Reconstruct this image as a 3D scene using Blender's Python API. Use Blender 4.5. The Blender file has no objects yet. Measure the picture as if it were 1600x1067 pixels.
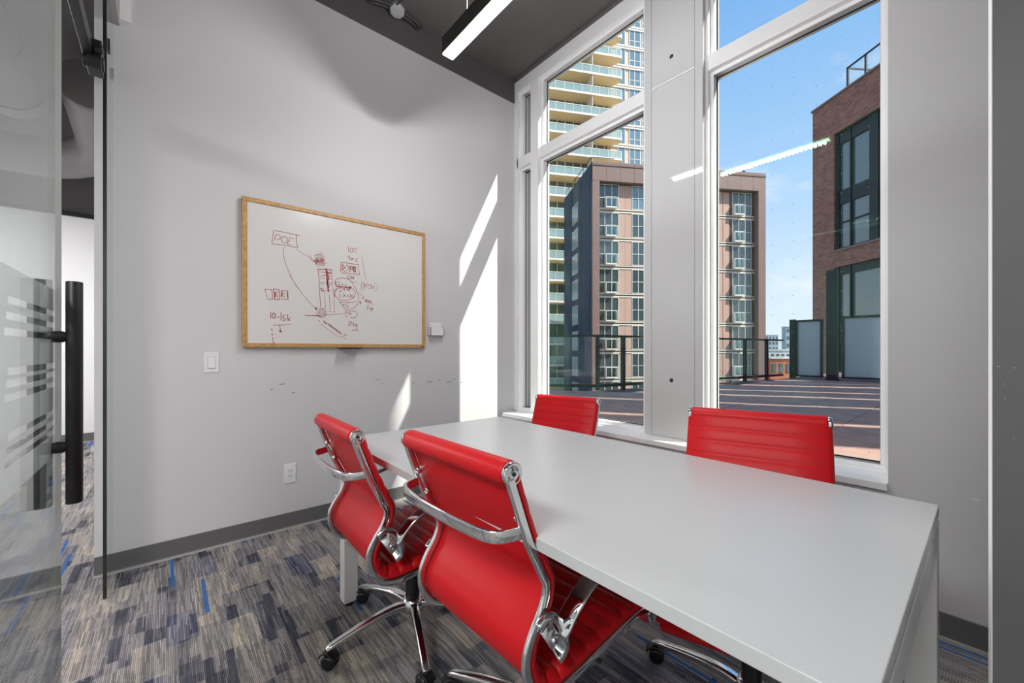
import bpy, bmesh, math, random
from mathutils import Vector, Matrix
R = math.radians
SC = bpy.context.scene
COL = SC.collection

# ------------------------------------------------------------------ camera
cam_d = bpy.data.cameras.new('camera'); cam = bpy.data.objects.new('camera', cam_d); COL.objects.link(cam)
cam.location = (0, 0, 1.15)
cam.rotation_euler = (R(90), 0, R(-40.4))
cam_d.sensor_width = 36; cam_d.lens = 634 / 1600 * 36
cam_d.shift_y = 13.5 / 1600
cam_d.clip_start = 0.02; cam_d.clip_end = 2000
SC.camera = cam
# ------------------------------------------------------------------ exposure, world, sun
SC.view_settings.view_transform = 'Standard'; SC.view_settings.look = 'None'
SC.view_settings.exposure = 0.0; SC.view_settings.gamma = 1.0
SC.view_settings.use_curve_mapping = False
SC.cycles.use_denoising = True
SC.cycles.max_bounces = 12; SC.cycles.transparent_max_bounces = 24
SC.cycles.diffuse_bounces = 5; SC.cycles.glossy_bounces = 5
SC.cycles.caustics_reflective = False; SC.cycles.caustics_refractive = False
SC.cycles.sample_clamp_indirect = 6

SKY_GAIN = 1.18
w = bpy.data.worlds.new('sky'); SC.world = w; w.use_nodes = True
nt = w.node_tree; nt.nodes.clear(); N = nt.nodes.new; L = nt.links.new
tc = N('ShaderNodeTexCoord'); sep = N('ShaderNodeSeparateXYZ'); L(tc.outputs['Generated'], sep.inputs[0])
ramp = N('ShaderNodeValToRGB'); L(sep.outputs['Z'], ramp.inputs[0])
e = ramp.color_ramp.elements
e[0].position = 0.0; e[0].color = (.78, .86, .93, 1)
e[1].position = 1.0; e[1].color = (.12, .30, .68, 1)
for p_, c_ in ((.12, (.66, .79, .95, 1)), (.35, (.40, .62, .93, 1)), (.6, (.22, .45, .85, 1))):
    k = ramp.color_ramp.elements.new(p_); k.color = c_
mp = N('ShaderNodeMapping'); mp.inputs['Scale'].default_value = (1.6, 1.6, 4.0); mp.inputs['Location'].default_value = (.35, 1.7, .2)
L(tc.outputs['Generated'], mp.inputs[0])
cn = N('ShaderNodeTexNoise'); cn.inputs['Scale'].default_value = 1.9; cn.inputs['Detail'].default_value = 7; cn.inputs['Roughness'].default_value = .55
L(mp.outputs[0], cn.inputs['Vector'])
cr = N('ShaderNodeValToRGB'); L(cn.outputs['Fac'], cr.inputs[0])
cr.color_ramp.elements[0].position = .55; cr.color_ramp.elements[0].color = (0, 0, 0, 1)
cr.color_ramp.elements[1].position = .74; cr.color_ramp.elements[1].color = (.8, .8, .8, 1)
mx = N('ShaderNodeMixRGB'); L(cr.outputs[0], mx.inputs[0]); L(ramp.outputs[0], mx.inputs[1]); mx.inputs[2].default_value = (.93, .92, .93, 1)
bg = N('ShaderNodeBackground'); L(mx.outputs[0], bg.inputs[0]); bg.inputs[1].default_value = SKY_GAIN
wo = N('ShaderNodeOutputWorld'); L(bg.outputs[0], wo.inputs[0])

SUN_DIR = Vector((-.575, 1, -1.186)).normalized()
sl = bpy.data.lights.new('sun', 'SUN'); sl.energy = 8.5; sl.angle = R(.55); sl.color = (1, .965, .91)
so = bpy.data.objects.new('sun', sl); COL.objects.link(so); so.location = (5, -8, 20)
so.rotation_euler = (-SUN_DIR).to_track_quat('Z', 'Y').to_euler()

# ------------------------------------------------------------------ materials
MATS = {}
def mat(name, col, rough=.5, metal=0, spec=.5, noise=None, bump=None, emit=None, coat=0):
    """noise = (scale, amount): value variation; bump = (scale, strength, distance)"""
    m = bpy.data.materials.new(name); m.use_nodes = True
    t = m.node_tree; b = t.nodes['Principled BSDF']
    b.inputs['Base Color'].default_value = (*col, 1); b.inputs['Roughness'].default_value = rough
    b.inputs['Metallic'].default_value = metal; b.inputs['Specular IOR Level'].default_value = spec
    b.inputs['Coat Weight'].default_value = coat
    if noise or bump:
        g = t.nodes.new('ShaderNodeNewGeometry')
    if noise:
        n = t.nodes.new('ShaderNodeTexNoise'); n.inputs['Scale'].default_value = noise[0]; n.inputs['Detail'].default_value = 6
        t.links.new(g.outputs['Position'], n.inputs['Vector'])
        r = t.nodes.new('ShaderNodeMapRange'); r.inputs[1].default_value = .3; r.inputs[2].default_value = .7
        r.inputs[3].default_value = 1 - noise[1]; r.inputs[4].default_value = 1 + noise[1]
        t.links.new(n.outputs['Fac'], r.inputs[0])
        h = t.nodes.new('ShaderNodeHueSaturation'); h.inputs['Color'].default_value = (*col, 1)
        t.links.new(r.outputs[0], h.inputs['Value']); t.links.new(h.outputs[0], b.inputs['Base Color'])
    if bump:
        n = t.nodes.new('ShaderNodeTexNoise'); n.inputs['Scale'].default_value = bump[0]; n.inputs['Detail'].default_value = 5
        t.links.new(g.outputs['Position'], n.inputs['Vector'])
        u = t.nodes.new('ShaderNodeBump'); u.inputs['Strength'].default_value = bump[1]; u.inputs['Distance'].default_value = bump[2]
        t.links.new(n.outputs['Fac'], u.inputs['Height']); t.links.new(u.outputs[0], b.inputs['Normal'])
    if emit:
        b.inputs['Emission Color'].default_value = (*emit[0], 1); b.inputs['Emission Strength'].default_value = emit[1]
    MATS[name] = m
    return m

def glass(name, tint, refl, f0, gain=.92):
    """clear sheet: straight-through light plus a mirror share rising towards grazing (Schlick)"""
    m = bpy.data.materials.new(name); m.use_nodes = True; t = m.node_tree; t.nodes.clear(); n = t.nodes.new; l = t.links.new
    g = n('ShaderNodeNewGeometry'); d = n('ShaderNodeVectorMath'); d.operation = 'DOT_PRODUCT'
    l(g.outputs['Incoming'], d.inputs[0]); l(g.outputs['Normal'], d.inputs[1])
    a = n('ShaderNodeMath'); a.operation = 'ABSOLUTE'; l(d.outputs['Value'], a.inputs[0])
    s = n('ShaderNodeMath'); s.operation = 'SUBTRACT'; s.inputs[0].default_value = 1; l(a.outputs[0], s.inputs[1])
    p = n('ShaderNodeMath'); p.operation = 'POWER'; l(s.outputs[0], p.inputs[0]); p.inputs[1].default_value = 5
    q = n('ShaderNodeMath'); q.operation = 'MULTIPLY_ADD'; l(p.outputs[0], q.inputs[0]); q.inputs[1].default_value = (1 - f0) * gain; q.inputs[2].default_value = f0
    tr = n('ShaderNodeBsdfTransparent'); tr.inputs[0].default_value = (*tint, 1)
    gl = n('ShaderNodeBsdfGlossy'); gl.inputs['Color'].default_value = (*refl, 1); gl.inputs['Roughness'].default_value = 0.0
    x = n('ShaderNodeMixShader'); l(q.outputs[0], x.inputs[0]); l(tr.outputs[0], x.inputs[1]); l(gl.outputs[0], x.inputs[2])
    o = n('ShaderNodeOutputMaterial'); l(x.outputs[0], o.inputs[0]); MATS[name] = m; return m

def frosted(name, col, opacity, trans=.5):
    m = bpy.data.materials.new(name); m.use_nodes = True; t = m.node_tree; t.nodes.clear(); n = t.nodes.new; l = t.links.new
    df = n('ShaderNodeBsdfDiffuse'); df.inputs[0].default_value = (*col, 1)
    tl = n('ShaderNodeBsdfTranslucent'); tl.inputs[0].default_value = (*col, 1)
    a = n('ShaderNodeMixShader'); a.inputs[0].default_value = trans; l(df.outputs[0], a.inputs[1]); l(tl.outputs[0], a.inputs[2])
    tr = n('ShaderNodeBsdfTransparent'); b = n('ShaderNodeMixShader'); b.inputs[0].default_value = opacity
    l(tr.outputs[0], b.inputs[1]); l(a.outputs[0], b.inputs[2])
    o = n('ShaderNodeOutputMaterial'); l(b.outputs[0], o.inputs[0]); MATS[name] = m; return m

mat('wall_paint', (.65, .645, .65), .55, spec=.3, noise=(1.3, .015), bump=(220, .08, .001))
mat('dark_paint', (.105, .10, .097), .7, noise=(2.5, .06), bump=(60, .15, .002))
mat('ceiling_paint', (.125, .119, .113), .75, noise=(3.0, .08), bump=(35, .25, .004))
mat('white_frame', (.93, .93, .93), .28, spec=.5)
mat('white_panel', (.62, .62, .625), .035, spec=.32)
mat('rubber_base', (.13, .127, .125), .5)
mat('caulk', (.45, .43, .41), .7)
mat('white_plastic', (.82, .82, .82), .35)
mat('table_white', (.60, .597, .60), .30, spec=.45)
mat('chrome', (.78, .78, .79), .07, metal=1)
mat('chrome_soft', (.72, .72, .73), .16, metal=1)
mat('black_plastic', (.012, .012, .013), .35)
mat('black_metal', (.018, .018, .019), .4, metal=.3)
mat('oak', (.52, .30, .11), .45, noise=(40, .22))
mat('board_white', (.74, .72, .695), .22, spec=.5)
mat('marker_red', (.44, .08, .065), .6)
mat('dark_hole', (.01, .01, .01), .5)
mat('lamp_body', (.05, .048, .047), .35, metal=.4)
mat('lamp_glow', (.9, .85, .8), .5, emit=((1, .86, .70), 3.2))
mat('steel', (.62, .64, .66), .3, metal=.7)
mat('conduit', (.09, .087, .085), .5, metal=.3)
mat('corridor_white', (.80, .80, .80), .6)
mat('duct', (.20, .195, .19), .55, metal=.2)
glass('window_glass', (.96, .98, .965), (.45, .95, .66), .022)
glass('clear_glass', (.98, .99, .985), (.9, 1, 1), .035)
glass('door_glass', (.90, .93, .915), (.95, .97, .96), .08)
glass('rail_glass', (.80, .90, .88), (.9, 1, 1), .10)
mat('glass_edge', (.012, .02, .017), .2, spec=.7)
frosted('film', (.90, .91, .91), .80)
frosted('screen_frost', (.60, .64, .66), .93, .35)

# red leatherette: fine grain
m = mat('red_leather', (.60, .006, .011), .42, spec=.30)
t = m.node_tree; b = t.nodes['Principled BSDF']; g = t.nodes.new('ShaderNodeTexCoord')
v = t.nodes.new('ShaderNodeTexVoronoi'); v.inputs['Scale'].default_value = 420; t.links.new(g.outputs['Object'], v.inputs['Vector'])
u = t.nodes.new('ShaderNodeBump'); u.inputs['Strength'].default_value = .12; u.inputs['Distance'].default_value = .0008
t.links.new(v.outputs['Distance'], u.inputs['Height']); t.links.new(u.outputs[0], b.inputs['Normal'])

# carpet
def carpet():
    m = bpy.data.materials.new('carpet'); m.use_nodes = True; t = m.node_tree; b = t.nodes['Principled BSDF']; n = t.nodes.new; l = t.links.new
    def M(op, a, c=None, d=None):
        q = n('ShaderNodeMath'); q.operation = op
        for i, s in enumerate((a, c, d)):
            if s is None: continue
            if isinstance(s, (int, float)): q.inputs[i].default_value = s
            else: l(s, q.inputs[i])
        return q.outputs[0]
    def H(x, y, z=0.0):
        c = n('ShaderNodeCombineXYZ')
        for i, s in enumerate((x, y, z)):
            if isinstance(s, (int, float)): c.inputs[i].default_value = s
            else: l(s, c.inputs[i])
        w_ = n('ShaderNodeTexWhiteNoise'); w_.noise_dimensions = '3D'; l(c.outputs[0], w_.inputs['Vector']); return w_.outputs['Value']
    g = n('ShaderNodeNewGeometry'); s = n('ShaderNodeSeparateXYZ'); l(g.outputs['Position'], s.inputs[0]); X, Y = s.outputs['X'], s.outputs['Y']
    # wide blocks
    ci = M('FLOOR', M('DIVIDE', X, .098)); off = M('MULTIPLY', H(ci, 3.3), .55)
    rj = M('FLOOR', M('DIVIDE', M('ADD', Y, off), .235)); blk = H(ci, rj, 1.0)
    # narrow slivers inside
    ck = M('FLOOR', M('DIVIDE', X, .034)); of2 = M('MULTIPLY', H(ck, 9.1), .8)
    rk = M('FLOOR', M('DIVIDE', M('ADD', Y, of2), .16)); sl_ = H(ck, rk, 2.0)
    # large warm/cool drift
    no = n('ShaderNodeTexNoise'); no.inputs['Scale'].default_value = 1.6; no.inputs['Detail'].default_value = 2; l(g.outputs['Position'], no.inputs['Vector'])
    val = M('ADD', M('ADD', M('MULTIPLY', blk, .55), M('MULTIPLY', sl_, .35)), M('MULTIPLY', M('SUBTRACT', no.outputs['Fac'], .5), .5))
    r = n('ShaderNodeValToRGB'); l(val, r.inputs[0]); E_ = r.color_ramp.elements
    E_[0].position = .12; E_[0].color = (.052, .053, .068, 1)
    E_[1].position = .85; E_[1].color = (.32, .28, .23, 1)
    for p_, c_ in ((.20, (.075, .075, .088, 1)), (.26, (.15, .143, .15, 1)), (.55, (.20, .185, .18, 1)), (.70, (.25, .225, .205, 1))):
        E_.new(p_).color = c_
    # bluish tint on some blocks
    tint = M('GREATER_THAN', H(ci, rj, 5.0), .88)
    mt = n('ShaderNodeMixRGB'); mt.blend_type = 'MIX'; l(M('MULTIPLY', tint, .28), mt.inputs[0]); l(r.outputs[0], mt.inputs[1]); mt.inputs[2].default_value = (.055, .075, .16, 1)
    # fine ribs: light threads
    ri = M('FLOOR', M('DIVIDE', X, .0052)); seg = M('FLOOR', M('DIVIDE', M('ADD', Y, M('MULTIPLY', H(ri, 4.4), .5)), .11))
    rv = H(ri, seg, 7.0); fr = M('FRACT', M('DIVIDE', X, .0052))
    prof = M('SUBTRACT', 1.0, M('ABSOLUTE', M('MULTIPLY_ADD', fr, 2.0, -1.0)))
    loop = M('FRACT', M('ADD', M('DIVIDE', Y, .0075), H(ri, 1.0, 8.0)))
    lp = M('SUBTRACT', 1.0, M('ABSOLUTE', M('MULTIPLY_ADD', loop, 2.0, -1.0)))
    br = M('MULTIPLY', M('MULTIPLY_ADD', prof, 1.2, .68), M('MULTIPLY_ADD', rv, 1.0, .72))
    br = M('MULTIPLY', br, M('MULTIPLY_ADD', lp, .7, .65))
    pale = M('MULTIPLY', M('GREATER_THAN', rv, .86), M('GREATER_THAN', prof, .35))
    mul = n('ShaderNodeMixRGB'); mul.blend_type = 'MULTIPLY'; mul.inputs[0].default_value = 1; l(mt.outputs[0], mul.inputs[1])
    cb = n('ShaderNodeCombineXYZ'); [l(br, cb.inputs[i]) for i in range(3)]; l(cb.outputs[0], mul.inputs[2])
    mp_ = n('ShaderNodeMixRGB'); l(M('MULTIPLY', pale, .55), mp_.inputs[0]); l(mul.outputs[0], mp_.inputs[1]); mp_.inputs[2].default_value = (.36, .325, .29, 1)
    # blue accent lines
    bi = M('FLOOR', M('DIVIDE', X, .0145)); bj = M('FLOOR', M('DIVIDE', M('ADD', Y, M('MULTIPLY', H(bi, 6.2), .7)), .34))
    bl = M('GREATER_THAN', H(bi, bj, 9.0), .980)
    mb = n('ShaderNodeMixRGB'); l(M('MULTIPLY', bl, .9), mb.inputs[0]); l(mp_.outputs[0], mb.inputs[1]); mb.inputs[2].default_value = (.03, .15, .42, 1)
    l(mb.outputs[0], b.inputs['Base Color']); b.inputs['Roughness'].default_value = .95; b.inputs['Specular IOR Level'].default_value = .1
    bu = n('ShaderNodeBump'); bu.inputs['Strength'].default_value = .6; bu.inputs['Distance'].default_value = .003
    l(M('MULTIPLY', prof, M('MULTIPLY_ADD', lp, .5, .5)), bu.inputs['Height']); l(bu.outputs[0], b.inputs['Normal'])
    MATS['carpet'] = m
carpet()

# brick in local coordinates (x along the wall, z up)
def brick_mat():
    m = bpy.data.materials.new('brick'); m.use_nodes = True; t = m.node_tree; b = t.nodes['Principled BSDF']; n = t.nodes.new; l = t.links.new
    g = n('ShaderNodeTexCoord'); s = n('ShaderNodeSeparateXYZ'); l(g.outputs['Object'], s.inputs[0])
    c = n('ShaderNodeCombineXYZ'); a = n('ShaderNodeMath'); a.operation = 'ADD'; l(s.outputs['X'], a.inputs[0]); l(s.outputs['Y'], a.inputs[1])
    l(a.outputs[0], c.inputs[0]); l(s.outputs['Z'], c.inputs[1])
    k = n('ShaderNodeTexBrick'); l(c.outputs[0], k.inputs['Vector']); k.inputs['Scale'].default_value = 1
    k.inputs['Brick Width'].default_value = .23; k.inputs['Row Height'].default_value = .075; k.inputs['Mortar Size'].default_value = .007
    k.inputs['Color1'].default_value = (.42, .165, .115, 1); k.inputs['Color2'].default_value = (.23, .092, .07, 1); k.inputs['Mortar'].default_value = (.20, .15, .13, 1)
    l(k.outputs['Color'], b.inputs['Base Color']); b.inputs['Roughness'].default_value = .85; MATS['brick'] = m
brick_mat()
mat('panel_brown', (.23, .135, .115), .5, noise=(.6, .08))
mat('panel_dark', (.15, .085, .07), .5)
mat('panel_pink', (.52, .32, .25), .6, noise=(.5, .05))
mat('navy_cladding', (.016, .022, .065), .4, metal=.2)
mat('cream', (.72, .64, .52), .6)
mat('pale_trim', (.78, .75, .71), .5)
mat('soffit_tan', (.85, .68, .42), .7)
mat('tower_beige', (.62, .48, .38), .7)
mat('facade_glass', (.055, .075, .08), .04, spec=1.0, coat=.5)
mat('facade_glass_blue', (.16, .24, .30), .04, spec=1.0, coat=.6)
mat('curtain_glass', (.30, .36, .36), .12, spec=.8)
mat('dark_frame', (.022, .024, .027), .4, metal=.3)
mat('paver', (.44, .27, .21), .8, noise=(5, .16), bump=(90, .3, .002))
mat('deck_base', (.12, .09, .085), .9)
mat('orange_brick', (.52, .17, .085), .8, noise=(.3, .1))
mat('far_white', (.62, .62, .62), .7)
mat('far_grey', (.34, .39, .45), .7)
mat('foliage', (.085, .13, .04), .8, noise=(1.5, .4))
mat('city_ground', (.22, .22, .20), .9, noise=(.02, .2))
mat('concrete', (.42, .41, .40), .8, noise=(.8, .1))

# ------------------------------------------------------------------ mesh helpers
class MB:
    def __init__(s): s.v = []; s.f = []; s.sm = []
    def add(s, vs, fs, smooth=False):
        o = len(s.v); s.v += [tuple(v) for v in vs]; s.f += [tuple(i + o for i in f) for f in fs]; s.sm += [smooth] * len(fs); return s
    def box(s, x0, x1, y0, y1, z0, z1):
        x0, x1 = sorted((x0, x1)); y0, y1 = sorted((y0, y1)); z0, z1 = sorted((z0, z1))
        return s.add([(x0, y0, z0), (x1, y0, z0), (x1, y1, z0), (x0, y1, z0), (x0, y0, z1), (x1, y0, z1), (x1, y1, z1), (x0, y1, z1)],
                     [(0, 3, 2, 1), (4, 5, 6, 7), (0, 1, 5, 4), (1, 2, 6, 5), (2, 3, 7, 6), (3, 0, 4, 7)])
    def prism(s, pts, z0, z1):
        n = len(pts); return s.add([(x, y, z0) for x, y in pts] + [(x, y, z1) for x, y in pts],
            [tuple(range(n))[::-1], tuple(range(n, 2 * n))] + [(i, (i + 1) % n, n + (i + 1) % n, n + i) for i in range(n)])
    def cyl(s, a, b, r0, r1=None, n=16, smooth=True):
        r1 = r0 if r1 is None else r1; a, b = Vector(a), Vector(b); d = (b - a).normalized()
        u = d.orthogonal().normalized(); w_ = d.cross(u); vs = []
        for c, r in ((a, r0), (b, r1)):
            vs += [c + (u * math.cos(2 * math.pi * i / n) + w_ * math.sin(2 * math.pi * i / n)) * r for i in range(n)]
        s.add(vs, [(i, (i + 1) % n, n + (i + 1) % n, n + i) for i in range(n)], smooth)
        s.add(vs, [tuple(range(n))[::-1], tuple(range(n, 2 * n))]); return s
    def lathe(s, base, axis, prof, n=24, smooth=True):
        """prof = [(radius, distance along axis)]"""
        base = Vector(base); d = Vector(axis).normalized(); u = d.orthogonal().normalized(); w_ = d.cross(u); vs = []
        for r, h in prof: vs += [base + d * h + (u * math.cos(2 * math.pi * i / n) + w_ * math.sin(2 * math.pi * i / n)) * r for i in range(n)]
        fs = [(k * n + i, k * n + (i + 1) % n, (k + 1) * n + (i + 1) % n, (k + 1) * n + i) for k in range(len(prof) - 1) for i in range(n)]
        s.add(vs, fs, smooth); m = len(prof)
        s.add(vs, [tuple(range(n))[::-1], tuple(range((m - 1) * n, m * n))]); return s
    def sweep(s, path, sec, up=(0, 1, 0), smooth=True, scale=None, caps=True):
        """sec = [(a, b)]: a along 'side' (up vector), b along the normal in the path's plane"""
        P = [Vector(p) for p in path]; n = len(sec); vs = []; up = Vector(up)
        for i, p in enumerate(P):
            t_ = (P[min(i + 1, len(P) - 1)] - P[max(i - 1, 0)]).normalized()
            nrm = t_.cross(up).normalized(); sd = nrm.cross(t_).normalized(); k = scale[i] if scale else (1, 1)
            vs += [p + sd * a * k[0] + nrm * b * k[1] for a, b in sec]
        fs = [(k * n + i, k * n + (i + 1) % n, (k + 1) * n + (i + 1) % n, (k + 1) * n + i) for k in range(len(P) - 1) for i in range(n)]
        s.add(vs, fs, smooth)
        if caps: s.add(vs, [tuple(range(n))[::-1], tuple(range((len(P) - 1) * n, len(P) * n))])
        return s
    def xf(s, M4):
        s.v = [tuple(M4 @ Vector(v)) for v in s.v]; return s
    def mesh(s, name):
        me = bpy.data.meshes.new(name); me.from_pydata(s.v, [], s.f)
        me.polygons.foreach_set('use_smooth', s.sm); me.update()
        bm = bmesh.new(); bm.from_mesh(me); bmesh.ops.remove_doubles(bm, verts=bm.verts, dist=1e-6); bmesh.ops.recalc_face_normals(bm, faces=bm.faces)
        bm.to_mesh(me); bm.free(); return me
    def build(s, name, m, parent=None, bevel=0, loc=None, seg=2):
        me = s.mesh(name); me.materials.append(MATS[m])
        o = bpy.data.objects.new(name, me); COL.objects.link(o)
        if loc: o.location = loc
        if parent: o.parent = parent
        if bevel:
            bv = o.modifiers.new('bevel', 'BEVEL'); bv.width = bevel; bv.segments = seg; bv.limit_method = 'ANGLE'; bv.angle_limit = R(50)
            o.modifiers.new('normals', 'WEIGHTED_NORMAL')
        return o
def inst(me, name, parent, loc=(0, 0, 0), rot=(0, 0, 0), scale=(1, 1, 1)):
    o = bpy.data.objects.new(name, me); COL.objects.link(o); o.parent = parent; o.location = loc; o.rotation_euler = rot; o.scale = scale; return o
def bx(*a): return MB().box(*a)
def tag(o, label=None, cat=None, group=None, kind=None):
    for k, v_ in (('label', label), ('category', cat), ('group', group), ('kind', kind)):
        if v_: o[k] = v_
    return o
def root(name, loc=(0, 0, 0), rz=0, **k):
    o = bpy.data.objects.new(name, None); o.empty_display_size = .1; COL.objects.link(o); o.location = loc; o.rotation_euler = (0, 0, rz); return tag(o, **k)
def smooth_path(P, n=6):
    """Catmull-Rom through P"""
    P = [Vector(p) for p in P]; out = []
    for i in range(len(P) - 1):
        a, b, c, d = P[max(i - 1, 0)], P[i], P[i + 1], P[min(i + 2, len(P) - 1)]
        for k in range(n):
            t_ = k / n; out.append(.5 * ((2 * b) + (c - a) * t_ + (2 * a - 5 * b + 4 * c - d) * t_ ** 2 + (3 * b - a - 3 * c + d) * t_ ** 3))
    out.append(P[-1]); return out
def rr(wd, ht, r, n=3):
    """rounded rectangle section"""
    out = []
    for cx, cy, a0 in ((wd / 2 - r, ht / 2 - r, 0), (-wd / 2 + r, ht / 2 - r, 90), (-wd / 2 + r, -ht / 2 + r, 180), (wd / 2 - r, -ht / 2 + r, 270)):
        for i in range(n + 1):
            a = R(a0 + 90 * i / n); out.append((cx + r * math.cos(a), cy + r * math.sin(a)))
    return out
def circ(r, n=10): return [(r * math.cos(2 * math.pi * i / n), r * math.sin(2 * math.pi * i / n)) for i in range(n)]
S = 'structure'
mat('shaded_stub', (.12, .12, .117), .5, noise=(1.5, .03))  # wall grey darkened: the stub's shade is put into its colour
mat('lit_edge_white', (.92, .92, .92), .4)  # white for the stub's edge, painting the window light it catches
mat('curtain_mirror', (.10, .12, .12), .03, metal=.0, spec=1.0, coat=1.0)
frosted('tower_rail', (.50, .66, .68), .55, .3)
LAMP_W = 5
SIDE_FILL_W = 1.3
UP_FILL_W = 13
CORR_FILL_W = (95, 100)
LCOL = (.99, .98, 1.0)
mat('leg_white_lifted', (.86, .85, .83), .35)  # table white made lighter on the legs to offset weak light there
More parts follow.
